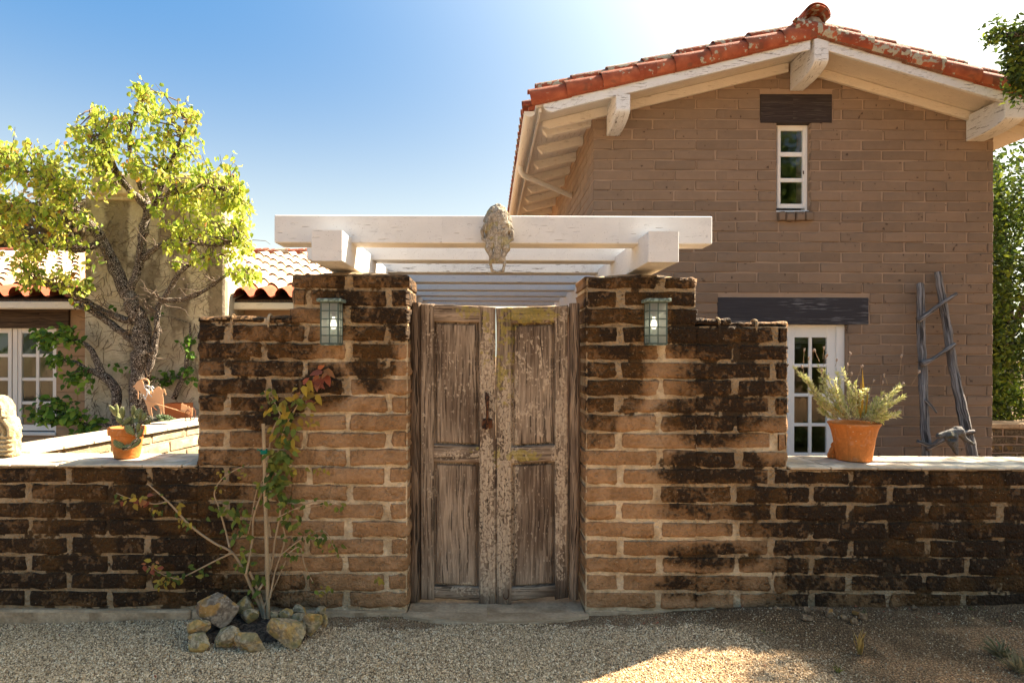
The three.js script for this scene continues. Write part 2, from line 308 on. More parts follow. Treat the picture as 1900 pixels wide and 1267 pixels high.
M.white = std('white_paint', { ...paint([.70, .68, .65], [.16, .11, .07], .15, 3), bumpScale: .003, roughness: .62 });
M.whiteOld = std('peeling_white_paint', { ...paint([.73, .71, .68], [.15, .11, .08], 1, 11), bumpScale: .005, roughness: .75 });
M.cream = std('cream_paint', { color: lin(.74, .65, .53), ...paint([.95, .95, .95], [.35, .25, .17], .35, 21), bumpScale: .003, roughness: .7 });
M.frame = std('white_frame', { color: lin(.82, .78, .72), roughness: .45 });
M.frameWarm = std('warm_white_frame', { color: lin(.74, .68, .62), roughness: .5 });
// terracotta roof: fired red with pale lichen
const roofMaps = (amt, top) => maps(512, 512, (u, v) => {
  const a = fbm(u * 5, v * 5, 4, 8), b = fbm(u * 24 + 4, v * 24, 4, 64), c = fbm(u * 90, v * 90, 2);
  let k = mix3([.28, .062, .026], [.40, .108, .046], sstep(.3, .7, a)); k = mul3(k, .82 + .36 * b);
  k = mix3(k, [.12, .06, .035], .5 * sstep(.58, .7, fbm(u * 7 + 30, v * 7, 3, 8)));
  const l = sstep(.60 - amt, .66 - amt, b * .55 + fbm(u * 9 + 50, v * 9, 3, 16) * .45), lic = mix3([.46, .44, .32], [.34, .30, .20], c);
  k = mix3(k, lic, l * .9);
  return [...k, .45 + (b - .5) * .3 + l * .25 + (c - .5) * .2];
}, [.8, .8]);
M.tile = std('terracotta_roof_tile', { ...roofMaps(-.045), bumpScale: .006, roughness: .85 });
M.tileOld = std('lichened_roof_tile', { ...roofMaps(.11), bumpScale: .008, roughness: .9 });
M.tilePale = std('pale_roof_tile', { color: lin(1, 1, 1), ...maps(512, 512, (u, v) => { const a = fbm(u * 5, v * 5, 4, 8), b = fbm(u * 30, v * 30, 3, 64); let k = mix3([.56, .36, .22], [.68, .54, .40], sstep(.3, .7, a)); return [...mul3(k, .85 + .3 * b), b]; }, [.8, .8]), bumpScale: .004, roughness: .85 });
M.tilePale2 = std('pale_roof_tile_b', { map: M.tilePale.map, bumpMap: M.tilePale.bumpMap, bumpScale: .004, color: lin(.85, .72, .62), roughness: .85 });
M.tilePale3 = std('pale_roof_tile_c', { map: M.tilePale.map, bumpMap: M.tilePale.bumpMap, bumpScale: .004, color: lin(1.1, 1.05, .98), roughness: .85 });
// painted adobe of the house
const hm = maps(1024, 1024, (u, v) => { const a = fbm(u * 5, v * 5, 4, 8), b = fbm(u * 40, v * 40, 4, 64), c = n2(u * 400, v * 400), pit = sstep(.80, .85, fbm(u * 56 + 7, v * 40, 3, 64)); let k = mul3([.236, .160, .107], .84 + .2 * a + .16 * b); k = mix3(k, [.06, .035, .025], pit * .8); return [...k, .5 + (b - .5) * .5 + (c - .5) * .2 - pit * .5]; }, [2.2, 2.2]);
M.houseBrick = std('brown_painted_adobe', { ...hm, bumpScale: .007, roughness: .88 });
M.houseBrick2 = std('brown_painted_adobe_b', { ...hm, bumpScale: .007, color: lin(.9, .9, .9), roughness: .88 });
M.houseBrick3 = std('brown_painted_adobe_c', { ...hm, bumpScale: .007, color: lin(1.08, 1.06, 1.04), roughness: .88 });
M.houseMortar = std('brown_painted_mortar', { ...hm, bumpScale: .006, color: lin(1.5, 1.5, 1.5), roughness: .9 });
// stucco with old vine marks
M.stucco = std('cream_stucco', { ...maps(1024, 1024, (u, v) => {
  const X = u * 2.2, Y = v * 4.1, a = fbm(X * 2, Y * 2, 4), b = fbm(X * 14, Y * 14, 4), c = fbm(X * 70, Y * 70, 2);
  let k = mul3(mix3([.44, .36, .245], [.60, .51, .37], sstep(.3, .7, a * .6 + b * .4)), .88 + .24 * c);
  const run = sstep(.54, .74, fbm(X * 5 + 3, Y * 1.2, 4) + (b - .5) * .3 + .34 * Math.exp(-(((X - .45) / .30) ** 2) - (((Y - 3.3) / .55) ** 2)) + .22 * Math.exp(-(((X - 1.05) / .35) ** 2) - (((Y - 2.9) / .9) ** 2)));
  k = mix3(k, [.115, .072, .038], run * .85 * (.5 + .5 * b));
  const vein = sstep(.025, .0, Math.abs(fbm(X * 9 + 60 + b, Y * 9, 3) - .5)) * sstep(.42, .6, fbm(X * 3 + 11, Y * 3, 2));
  k = mix3(k, [.10, .065, .04], vein * .7);
  return [...k, .5 + (b - .5) * .5 + (c - .5) * .3 - vein * .2];
}), bumpScale: .012, roughness: .95 });
M.capStone = std('pale_wall_tile', { ...maps(512, 512, (u, v) => { const a = fbm(u * 6, v * 6, 4, 8), b = fbm(u * 50, v * 50, 3, 64); let k = mix3([.50, .39, .26], [.68, .57, .43], sstep(.3, .7, a)); k = mix3(k, [.28, .24, .19], .6 * sstep(.55, .68, fbm(u * 9 + 7, v * 9, 3, 16))); return [...mul3(k, .85 + .3 * b), b]; }, [.9, .9]), bumpScale: .004, roughness: .85 });
const woodM = (c0, c1, crackC, seed) => maps(256, 1024, (u, v) => { const w = (fbm(u * 4 + seed, v * 6, 3, 32) - .5) * .12, f = fbm((u + w) * 40 + seed, v * 6, 4, 64), f2 = fbm((u + w) * 120, v * 22, 3, 128), cr = sstep(.64, .72, fbm((u + w) * 30 + 9 + seed, v * 4, 3, 64)); let k = mul3(mix3(c0, c1, sstep(.25, .75, f)), .75 + .5 * f2); k = mix3(k, crackC, cr * .8); return [...k, .5 + (f - .5) * .5 + (f2 - .5) * .3 - cr * .4]; }, [.3, 1.2]);
const swapUV = (m) => { for (const t of [m.map, m.bumpMap]) { t.center.set(0, 0); t.rotation = Math.PI / 2; } return m; };
M.log = std('silver_grey_log', swapUV({ ...woodM([.11, .095, .085], [.33, .29, .265], [.02, .016, .014], 2), bumpScale: .012, roughness: .9 }));
M.post = std('dark_gate_post', swapUV({ ...woodM([.10, .064, .040], [.28, .19, .12], [.012, .008, .005], 9), bumpScale: .012, roughness: .93 }));
M.lintel = std('dark_timber', swapUV({ ...woodM([.030, .020, .017], [.052, .036, .031], [.09, .07, .06], 14), bumpScale: .004, roughness: .7 }));
M.lintelPeel = std('peeling_dark_timber', { ...maps(1024, 256, (u, v) => { const f = fbm(u * 12, v * 60, 4, 64), g = fbm(u * 5 + 3, v * 3, 3, 8), p = sstep(.56, .66, f * .5 + g * .5); let k = mul3([.040, .036, .040], .7 + .6 * f); k = mix3(k, [.24, .23, .23], p * .75); return [...k, .6 - p * .3 + (f - .5) * .3]; }, [1.9, .32]), bumpScale: .004, roughness: .72 });
M.brownBeam = std('brown_eave_timber', swapUV({ ...woodM([.050, .030, .018], [.10, .062, .038], [.02, .012, .008], 31), bumpScale: .004, roughness: .8 }));
M.bark = std('checked_bark', { ...maps(512, 1024, (u, v) => { const w = worley(u * 16 + fbm(u * 6, v * 8, 2, 16) * 1.5, v * 32 + fbm(u * 9 + 4, v * 7, 2, 16) * 1.5, 256), e = w[1] - w[0], f = fbm(u * 40, v * 40, 3, 64); const pl = sstep(.08, .32, e); let k = mix3([.018, .011, .007], mix3([.17, .125, .09], [.42, .35, .28], w[2]), pl); return [...mul3(k, .7 + .6 * f), pl * .75 + f * .2]; }, [.35, .7]), bumpScale: .02, roughness: .95 });
M.bark.map.rotation = M.bark.bumpMap.rotation = Math.PI / 2;
M.twig = std('grey_brown_twig', { color: lin(.16, .115, .08), roughness: .9 });
M.twigPale = std('pale_tan_stem', { color: lin(.40, .27, .15), roughness: .85 });
M.stake = std('tan_stake', swapUV({ ...woodM([.40, .28, .15], [.58, .43, .26], [.2, .12, .06], 5), bumpScale: .002, roughness: .8 }));
M.concrete = std('tan_concrete', { ...maps(512, 512, (u, v) => { const a = fbm(u * 6, v * 6, 4, 8), b = fbm(u * 60, v * 60, 3, 64); return [...mul3(mix3([.34, .225, .125], [.50, .35, .21], sstep(.3, .7, a)), .75 + .5 * b), b]; }, [.9, .9]), bumpScale: .006, roughness: .95 });
M.iron = std('rusted_iron', { ...maps(128, 128, (u, v) => { const a = fbm(u * 8, v * 8, 4, 8); return [...mix3([.03, .017, .012], [.14, .055, .022], sstep(.35, .65, a)), a]; }, [.1, .1]), bumpScale: .002, roughness: .85, metalness: .15 });
M.rustSheet = std('rust_sheet', { ...maps(256, 256, (u, v) => { const a = fbm(u * 6, v * 6, 4, 8); return [...mix3([.70, .36, .17], [.80, .46, .25], a), a]; }, [.5, .5]), bumpScale: .001, roughness: .8 });
M.rustDark = std('dark_rust', { color: lin(.16, .055, .022), roughness: .85 });
M.pot = std('terracotta_pot', { ...maps(256, 256, (u, v) => { const a = fbm(u * 5, v * 5, 4, 8), b = fbm(u * 40, v * 40, 3, 64); let k = mul3(mix3([.47, .145, .028], [.60, .215, .050], a), .80 + .4 * b); k = mix3(k, [.60, .43, .30], .35 * sstep(.56, .7, fbm(u * 7 + 41, v * 5, 4, 8))); if (hsh((u * 90) | 0, (v * 90) | 0) > .994) k = [.6, .42, .28]; return [...k, b]; }, [.5, .5]), bumpScale: .003, roughness: .75 });
M.bone = std('weathered_bone', { ...maps(256, 256, (u, v) => { const a = fbm(u * 5, v * 5, 4, 8), b = fbm(u * 30, v * 30, 4, 64), pit = sstep(.6, .7, fbm(u * 64 + 5, v * 40, 3, 64)); let k = mix3([.30, .255, .20], [.50, .44, .355], sstep(.3, .7, a * .4 + b * .6)); k = mix3(k, [.10, .075, .048], pit * .6); k = mix3(k, [.33, .27, .06], .5 * sstep(.6, .7, fbm(u * 6 + 60, v * 6, 3, 8))); return [...k, .5 + (b - .5) * .6 - pit * .5]; }, [.24, .24]), bumpScale: .006, roughness: 1, specularIntensity: .15 });
M.boneGrey = std('grey_bone', { map: M.bone.map, bumpMap: M.bone.bumpMap, bumpScale: .008, color: lin(.48, .50, .56), roughness: .92 });
M.rock = std('ochre_stone', { ...maps(512, 512, (u, v) => { const a = fbm(u * 5, v * 5, 4, 8), b = fbm(u * 28, v * 28, 4, 64), c = fbm(u * 7 + 33, v * 7, 3, 8); let k = mix3([.25, .185, .105], [.42, .325, .195], sstep(.3, .7, b)); k = mix3(k, [.42, .235, .05], .75 * sstep(.42, .66, c + (b - .5) * .2)); k = mix3(k, [.20, .175, .07], .6 * sstep(.55, .66, fbm(u * 9 + 7, v * 9 + 70, 3, 16))); return [...mul3(k, .7 + .6 * b), a * .5 + b * .5]; }, [.42, .42]), bumpScale: .012, roughness: .93 });
M.rockGrey = std('grey_boulder', { ...maps(512, 512, (u, v) => { const b = fbm(u * 28, v * 28, 4, 64), c = fbm(u * 4 + 13, v * 4, 3, 8); let k = mix3([.15, .108, .072], [.26, .20, .135], sstep(.3, .7, b)); k = mix3(k, [.34, .19, .055], .85 * sstep(.57, .66, c)); if (hsh((u * 120) | 0, (v * 120) | 0) > .995) k = [.4, .36, .3]; return [...mul3(k, .75 + .5 * b), b]; }, [.42, .42]), bumpScale: .008, roughness: .92 });
M.copper = std('verdigris_copper', { ...maps(128, 128, (u, v) => { const a = fbm(u * 8, v * 8, 4, 8); return [...mix3([.11, .145, .12], [.27, .35, .30], sstep(.3, .7, a)), a]; }, [.1, .1]), bumpScale: .001, roughness: .6, metalness: .2 });
M.came = std('dark_lead_came', { color: lin(.075, .10, .085), roughness: .6, metalness: .3 });
M.lampGlass = std('seeded_glass', { color: lin(.76, .77, .69), transmission: .9, thickness: 0, roughness: .42, specularIntensity: 1 });
M.pane = std('window_glass', { color: lin(.9, .93, .92), transmission: 1, thickness: 0, roughness: .03, specularIntensity: 1, ior: 1.5 });
M.dark = std('room_plaster', { color: lin(.36, .31, .25), roughness: .95 }); M.hole = std('deep_wood', { color: lin(.03, .02, .013), roughness: 1 });
M.leafy = (name, t = .45) => std(name, { color: lin(1, 1, 1), vertexColors: true, transmission: t, thickness: 0, roughness: .95, side: THREE.DoubleSide, specularIntensity: .4 });
M.treeLeaf = M.leafy('sunlit_leaf', .6); M.darkLeaf = M.leafy('dark_leaf', .3); M.vineLeaf = M.leafy('vine_leaf', .35); M.lavLeaf = M.leafy('lavender_leaf', .5);
M.soil = std('dark_soil', { ...maps(256, 256, (u, v) => { const b = fbm(u * 30, v * 30, 4, 64); return [...mix3([.035, .024, .016], [.11, .08, .055], sstep(.3, .7, b)), b]; }, [.4, .4]), bumpScale: .02, roughness: 1 });

// ───────────────────────── ground ─────────────────────────
const GKEY = [[-200, -.11], [-3.4, -.11], [-1.8, -.06], [-.7, -.045], [.7, -.035], [1.6, -.005], [2.6, .02], [3.6, .045], [200, .05]];
function baseGround(x) { for (let i = 1; i < GKEY.length; i++) if (x <= GKEY[i][0]) { const a = GKEY[i - 1], b = GKEY[i]; return lerp(a[1], b[1], (x - a[0]) / (b[0] - a[0])); } return .05; }
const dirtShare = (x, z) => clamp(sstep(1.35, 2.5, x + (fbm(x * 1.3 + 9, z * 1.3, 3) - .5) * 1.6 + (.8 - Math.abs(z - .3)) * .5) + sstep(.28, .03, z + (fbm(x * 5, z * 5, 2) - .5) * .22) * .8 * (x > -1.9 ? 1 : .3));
const groundY = (x, z) => { let y = baseGround(x); if (z < -.4) return lerp(y, -.02, sstep(-.4, -1, z)); const near = sstep(6, 2, Math.abs(z)); y += near * ((fbm(x * 1.7, z * 1.7, 3) - .5) * .03 + (fbm(x * 8, z * 8, 2) - .5) * .012); y += .05 * Math.exp(-(((x - 1.95) / .55) ** 2) - (((z - .16) / .16) ** 2)) * near; return y; };
{
  const ax = (lo, hi, step, far) => { const a = []; for (let v = lo; v <= hi + 1e-6; v += step) a.push(v); let s = step; for (let v = hi; v < far;) { s *= 1.5; v = Math.min(far, v + s); a.push(v); } s = step; for (let v = lo; v > -far;) { s *= 1.5; v = Math.max(-far, v - s); a.unshift(v); } return a; };
  const xs = ax(-4.4, 4.6, .04, 300), zs = ax(-.1, 2, .04, 300), mb = new MB();
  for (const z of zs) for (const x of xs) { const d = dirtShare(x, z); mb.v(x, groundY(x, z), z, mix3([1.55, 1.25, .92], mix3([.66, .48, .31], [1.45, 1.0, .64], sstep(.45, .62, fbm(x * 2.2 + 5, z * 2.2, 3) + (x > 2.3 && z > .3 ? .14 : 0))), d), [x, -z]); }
  for (let j = 0; j < zs.length - 1; j++) for (let i = 0; i < xs.length - 1; i++) { const a = j * xs.length + i; mb.quad(a, a + xs.length, a + xs.length + 1, a + 1); }
  const g = maps(1024, 1024, (u, v) => { const b = fbm(u * 26, v * 26, 4, 64), w = [...worley(u * 128, v * 128, 128)], w2 = [...worley(u * 256, v * 256, 256)], a = fbm(u * 6, v * 6, 3, 8); const pe = sstep(.6, .2, w[0]); let k = mix3([.10, .078, .056], mix3([.26, .21, .155], [.46, .39, .30], w[2]), pe * .85); k = mul3(k, .85 + .3 * a); return [...mix3(k, [.3, .25, .19], .25 * w2[2]), pe * .6 + b * .3]; }, [1.6, 1.6]);
  M.ground = std('gravelly_earth', { ...g, vertexColors: true, bumpScale: .022, roughness: 1 });
  single('ground', mb.geo(), M.ground, null, null, null, 'structure');
  // loose gravel in front of the wall
  const pb = new THREE.IcosahedronGeometry(1, 0), n = 210000, im = new THREE.InstancedMesh(pb, std('gravel_stone', { color: lin(1, 1, 1), roughness: .95 }), n), r = rng(12), o = new THREE.Object3D(), c = new THREE.Color(); let k = 0;
  while (k < n) {
    const z = .03 + 1.5 * r(), lim = 905 * MPP * (DIST - z) / DIST + .25, x = lerp(-lim, lim * 1.12, r()), d = dirtShare(x, z);
    if (r() < d * .86) continue;
    const s = (.0019 + .0042 * r() ** 3) * (d > .5 ? .8 : 1);
    o.position.set(x, groundY(x, z) + s * .25, z); o.rotation.set(r() * 6, r() * 6, r() * 6); o.scale.set(s * (1 + r() * .8), s * (.55 + r() * .4), s); o.updateMatrix(); im.setMatrixAt(k, o.matrix);
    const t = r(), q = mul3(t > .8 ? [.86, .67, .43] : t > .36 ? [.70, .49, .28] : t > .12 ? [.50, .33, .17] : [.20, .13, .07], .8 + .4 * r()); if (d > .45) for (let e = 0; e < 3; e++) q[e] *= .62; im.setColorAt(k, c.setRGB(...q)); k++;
  }
  im.name = 'gravel'; scene.add(im); tag(im, 'loose tan gravel spread over the ground before the wall', 'gravel', null, 'stuff');
}

{ // dry leaves and chips blown against the wall
  const mb = new MB(), r = rng(23); for (let i = 0; i < 420; i++) { const z = .02 + (r() < .55 ? .22 * r() ** 2 : 1.2 * r()), x = lerp(-3.2, 3.5, r()), L = .008 + .02 * r() ** 2; leaf(mb, V(x, groundY(x, z) + .006, z), V(r() - .5, .12 * r(), r() - .5), V((r() - .5) * .8, 1, (r() - .5) * .8), L, L * (.3 + .4 * r()), mul3([[.30, .17, .06], [.42, .30, .12], [.18, .10, .05], [.5, .4, .26], [.34, .10, .05]][Math.floor(r() * 5)], .7 + .5 * r()), .3); }
  single('leaf_litter', mb.geo(), std('dry_leaf', { color: lin(1, 1, 1), vertexColors: true, roughness: .9, side: THREE.DoubleSide }), 'small dry leaves and chips scattered on the ground along the wall', 'leaf litter', null, 'stuff');
}

// ───────────────────────── garden wall ─────────────────────────
const PITCH = .12144, Y0 = -.0017, rowY = (k) => Y0 + k * PITCH, DEEP = .46;
// one adobe brick, front face at z = 0 from (0, 0) to (w, h); edges worn round
function brickGeo(w, h, d, o = {}) {
  const { b = .011, top = b, rough = .005, sx = 0, sy = 0, fine = true, side = b } = o;
  const us = fine ? [0, side / w, .18, .36, .52, .68, .84, 1 - side / w, 1] : [0, side / w, .5, 1 - side / w, 1];
  const vs = fine ? [0, b / h, .35, .6, 1 - top / h, 1 - top * .35 / h, 1] : [0, b / h, 1 - top / h, 1];
  const mb = new MB(), nu = us.length, nv = vs.length, drop = (t, e) => { const q = clamp(1 - t / e); return e * (1 - Math.sqrt(Math.max(0, 1 - q * q))); };
  for (const v of vs) for (const u of us) {
    let x = u * w, y = v * h, ex = Math.min(x, w - x), z = -Math.max(drop(ex, side), drop(y, b), drop(h - y, top));
    const edge = u === 0 || u === 1 || v === 0 || v === 1, q = n3((x + sx) * 21, (y + sy) * 21, sx * 3) - .5, q2 = n3((x + sx) * 7, (y + sy) * 9, 4) - .5;
    z += (q * 1 + q2 * 1.3) * rough;
    if (u === 0 || u === 1) x += (n2((y + sy) * 34, sx * 9) - .5) * rough * 2.6; if (v === 0 || v === 1) y += (n2((x + sx) * 15, sy * 13) - .5) * rough * 2.6;
    // worn corners
    if (edge && (u === 0 || u === 1) && (v === 0 || v === 1)) { x += (u ? -1 : 1) * b * .5; y += (v ? -1 : 1) * b * .5; }
    mb.v(x, y, z);
  }
  for (let j = 0; j < nv - 1; j++) for (let i = 0; i < nu - 1; i++) { const a = j * nu + i; mb.quad(a, a + 1, a + nu + 1, a + nu); }
  const ring = []; for (let i = 0; i < nu; i++) ring.push(i); for (let j = 1; j < nv; j++) ring.push(j * nu + nu - 1); for (let i = nu - 2; i >= 0; i--) ring.push((nv - 1) * nu + i); for (let j = nv - 2; j >= 1; j--) ring.push(j * nu);
  const back = ring.map((k) => mb.v(mb.p[k * 3], mb.p[k * 3 + 1], -d)), m = ring.length;
  for (let i = 0; i < m; i++) { const j = (i + 1) % m; mb.quad(ring[i], back[i], back[j], ring[j]); }
  return mb.geo();
}
function wallBricks(owner, W, x0, x1, k0, k1, joint, opts = {}) {
  // joint(k): x of one upright joint in course k; bricks repeat every opts.step
  const step = opts.step, gap = .036, ytop = opts.ytop;
  for (let k = k0; k <= k1; k++) {
    let a = joint(k) - 40 * step; const cuts = [x0]; for (; a < x1 - .07; a += step) if (a > x0 + .07) cuts.push(a + (R() - .5) * .03); cuts.push(x1);
    for (let i = 0; i < cuts.length - 1; i++) {
      const L = cuts[i] + (i ? gap * rr(.26, .66) : (opts.freeL ? 0 : -.004)), Rr = cuts[i + 1] - (i < cuts.length - 2 ? gap * rr(.26, .66) : (opts.freeR ? 0 : -.004));
      let yb = rowY(k) + rr(.005, .013), yt = rowY(k + 1) - rr(.005, .013); const last = k === k1;
      if (last && ytop) yt = ytop((L + Rr) / 2) - .004;
      const end = (opts.freeL && i === 0) || (opts.freeR && i === cuts.length - 2), out = (R() - .5) * .007;
      const g = brickGeo(Rr - L, yt - yb, end || last ? DEEP : .12, { sx: L, sy: yb, b: rr(.008, .014), top: last && ytop ? .034 : rr(.008, .014), side: end ? .022 : .012, rough: rr(.005, .011) });
      g.translate(L, yb, out); planeUV(g, W.uv); part(owner, 'brick', g, W.brick);
    }
  }
}
const jL = (k) => (P(k % 2 ? 717 : 643, CY, 0).x), jR = (k) => (P(k % 2 ? 1437 : 1369, CY, 0).x), STEPL = 147.2 * MPP, STEPR = 142 * MPP;
const XL = [-4.5, -1.987, -1.343, -.541], XR = [.668, 1.43, 2.06, 4.6];
const leftWall = thing('garden_wall', 'stained brown adobe wall left of the gate, stepping up to a gate pier', 'garden wall', V(-2.2, 0, -.23));
const rightWall = thing('garden_wall', 'blackened adobe wall right of the gate, stepping down from a gate pier', 'garden wall', V(2.4, 0, -.23));
const stepTopL = (x) => 2.005 + (n2(x * 4, 3) - .5) * .02, stepTopR = (x) => lerp(2.01, 1.958, (x - XR[1]) / (XR[2] - XR[1])) + (n2(x * 5, 9) - .5) * .02;
wallBricks(leftWall, WL, XL[0], XL[1], 0, 7, jL, { step: STEPL, ytop: () => .966 });
wallBricks(leftWall, WL, XL[1], XL[2], 0, 7, jL, { step: STEPL });
wallBricks(leftWall, WL, XL[1], XL[2], 8, 16, jL, { step: STEPL, freeL: true, ytop: stepTopL });
wallBricks(leftWall, WL, XL[2], XL[3], 0, 16, jL, { step: STEPL, freeR: true });
wallBricks(leftWall, WL, XL[2], XL[3], 17, 18, jL, { step: STEPL, freeL: true, freeR: true, ytop: (x) => 2.292 - .012 * ((x + .94) / .4) ** 2 });
wallBricks(rightWall, WR, XR[2], XR[3], 0, 7, jR, { step: STEPR, ytop: () => .966 });
wallBricks(rightWall, WR, XR[1], XR[2], 0, 7, jR, { step: STEPR });
wallBricks(rightWall, WR, XR[1], XR[2], 8, 16, jR, { step: STEPR, freeR: true, ytop: stepTopR });
wallBricks(rightWall, WR, XR[0], XR[1], 0, 16, jR, { step: STEPR, freeL: true });
wallBricks(rightWall, WR, XR[0], XR[1], 17, 18, jR, { step: STEPR, freeL: true, freeR: true, ytop: (x) => 2.284 - .012 * ((x - 1.05) / .4) ** 2 });
{
  const f = -.011, bk = -DEEP + .006, in_ = .008;
  const core = (W, owner, list) => part(owner, 'mortar', planeUV(merge(list.map((q) => cbox(...q, .004))), W.uv), W.mortar);
  core(WL, leftWall, [[XL[0], XL[1], -.03, .958, bk, f], [XL[1], XL[2], -.03, .958, bk, f], [XL[1] + in_, XL[2], .958, 1.985, bk, f], [XL[2], XL[3] - in_, -.03, 1.985, bk, f], [XL[2] + in_, XL[3] - in_, 1.985, 2.272, bk, f]]);
  core(WR, rightWall, [[XR[2], XR[3], -.03, .958, bk, f], [XR[1], XR[2], -.03, .958, bk, f], [XR[1], XR[2] - in_, .958, 1.94, bk, f], [XR[0] + in_, XR[1], -.03, 1.94, bk, f], [XR[0] + in_, XR[1] - in_, 1.94, 2.264, bk, f]]);
  // mortar crowns on the piers, low ridges between the rounded top bricks of the steps
  const crown = (x0, x1, y, W) => { const mb = new MB(), nx = 18, nz = 8; for (let j = 0; j <= nz; j++) for (let i = 0; i <= nx; i++) { const u = i / nx, w = j / nz, x = lerp(x0 + .025, x1 - .025, u), z = lerp(-.012, -DEEP + .01, w), e = Math.min(1, Math.min(u, 1 - u) * 5) * Math.min(1, Math.min(w, 1 - w) * 3.2); mb.v(x, y - .018 + .056 * Math.sqrt(e) * (.55 + .45 * Math.sin(Math.PI * u)) + (n2(x * 22, z * 22) - .5) * .009, z); } for (let j = 0; j < nz; j++) for (let i = 0; i < nx; i++) { const a = j * (nx + 1) + i; mb.quad(a, a + 1, a + nx + 2, a + nx + 1); } return planeUV(mb.geo(), W.uv); };
  part(leftWall, 'mortar_crown', crown(XL[2], XL[3], 2.282, WL), WL.mortar); part(rightWall, 'mortar_crown', crown(XR[0], XR[1], 2.274, WR), WR.mortar);
  const ridge = (x, y, W, owner) => { const pts = [V(x + .003, y - .13, -.008), V(x, y - .05, -.003), V(x + .002, y - .020, -.012), V(x, y - .007, -.04), V(x - .003, y - .014, -.09)]; part(owner, 'mortar_ridge', planeUV(tube(...smoothPath(pts, [.006, .009, .010, .009, .005], 4), 8, .7), W.uv), W.mortar); };
  ridge(P(431, 0, 0).x, 2.012, WL, leftWall); ridge(P(499, 0, 0).x, 2.016, WL, leftWall);
  ridge(P(1337, 0, 0).x, 2.0, WR, rightWall); ridge(P(1407, 0, 0).x, 1.99, WR, rightWall);
  // thin paving tiles on the low walls
  const cap = (owner, x0, x1) => { let x = x0; while (x < x1 - .02) { const w = Math.min(rr(.27, .33), x1 - x), s = rr(-.006, .006); part(owner, 'cap_tile', cbox(x + .003, x + w - .003, .9635, .979 + rr(-.002, .002), -DEEP - .012 + s, .008 + s, .004, 'x', [rr(0, 5), rr(0, 5)]), M.capStone); x += w; } };
  cap(leftWall, XL[0], XL[1] - .004); cap(rightWall, XR[2] + .006, XR[3]);
  // concrete footing that shows along the left wall
  part(leftWall, 'footing', merge([cbox(XL[0], -2.02, -.3, -.008, -DEEP + .02, .028, .012), cbox(-2.016, XL[3] - .01, -.3, -.012, -DEEP + .02, .014, .008)]), M.concrete);
  part(rightWall, 'footing', cbox(XR[0] + .01, XR[3], -.3, -.012, -DEEP + .02, .006, .008), M.concrete);
}
// threshold of the gate, bulging towards the path
{
  const mb = new MB(), nx = 24, prof = [[-.32, -.028], [-.12, -.022], [0, -.02], [.6, -.019], [.86, -.022], [.96, -.034], [1, -.062], [1, -.3]];
  for (const [t, y] of prof) for (let i = 0; i <= nx; i++) { const u = i / nx, x = lerp(-.54, .668, u), bulge = .02 + .125 * Math.pow(Math.sin(Math.PI * clamp(u * .96 + .02)), .6); mb.v(x + (t > .5 ? (u - .5) * .05 : 0), y + (n2(x * 12, t * 9) - .5) * .006, t <= 0 ? t : t * bulge); }
  for (let j = 0; j < prof.length - 1; j++) for (let i = 0; i < nx; i++) { const a = j * (nx + 1) + i; mb.quad(a, a + nx + 1, a + nx + 2, a + 1); }
  single('threshold_step', metricUV(mb.geo()), M.concrete, 'worn tan concrete threshold step below the wooden gate', 'step');
}

// ───────────────────────── wooden gate ─────────────────────────
const GZ = -.14;
// board from its four front corners in the photograph (top left, top right, bottom right, bottom left), lying at depth z
function board(c, z, thick, mat, b = .005, seed = 0, wear = .0035) {
  const q = c.map((p) => P(p[0], p[1], z)), mb = new MB(), along = Math.max(q[0].distanceTo(q[3]), q[0].distanceTo(q[1])), vert = q[0].distanceTo(q[3]) > q[0].distanceTo(q[1]);
  const nu = vert ? 5 : 14, nv = vert ? 18 : 5, at = (u, v) => V(0, 0, 0).addScaledVector(q[0], (1 - u) * (1 - v)).addScaledVector(q[1], u * (1 - v)).addScaledVector(q[2], u * v).addScaledVector(q[3], (1 - u) * v);
  const W = q[0].distanceTo(q[1]), H = q[0].distanceTo(q[3]), uu = (i) => (i === 0 ? 0 : i === nu ? 1 : i === 1 ? b / W : i === nu - 1 ? 1 - b / W : (i - 1) / (nu - 2)), vv = (j) => (j === 0 ? 0 : j === nv ? 1 : j === 1 ? b / H : j === nv - 1 ? 1 - b / H : (j - 1) / (nv - 2));
  const rim = [];
  for (let j = 0; j <= nv; j++) for (let i = 0; i <= nu; i++) { const p = at(uu(i), vv(j)), e = i === 0 || i === nu || j === 0 || j === nv; const w = (n3(p.x * 16 + seed, p.y * 9, seed) - .5); if (e) { p.z -= b; if (i === 0 || i === nu) p.x += (n2(p.y * 17 + seed, seed * 3) - .5) * wear * 2; if (j === 0 || j === nv) p.y += (n2(p.x * 23, seed * 5) - .5) * wear * 2; } p.z += w * wear; mb.v(p.x, p.y, p.z); }
  for (let j = 0; j < nv; j++) for (let i = 0; i < nu; i++) { const a = j * (nu + 1) + i; mb.quad(a, a + nu + 1, a + nu + 2, a + 1); }
  for (let i = 0; i <= nu; i++) rim.push(i); for (let j = 1; j <= nv; j++) rim.push(j * (nu + 1) + nu); for (let i = nu - 1; i >= 0; i--) rim.push(nv * (nu + 1) + i); for (let j = nv - 1; j >= 1; j--) rim.push(j * (nu + 1));
  const bk = rim.map((k) => mb.v(mb.p[k * 3], mb.p[k * 3 + 1], z - thick)), m = rim.length;
  for (let i = 0; i < m; i++) { const j = (i + 1) % m; mb.quad(rim[i], rim[j], bk[j], bk[i]); }
  return planeUV(mb.geo(), gateUV);
}
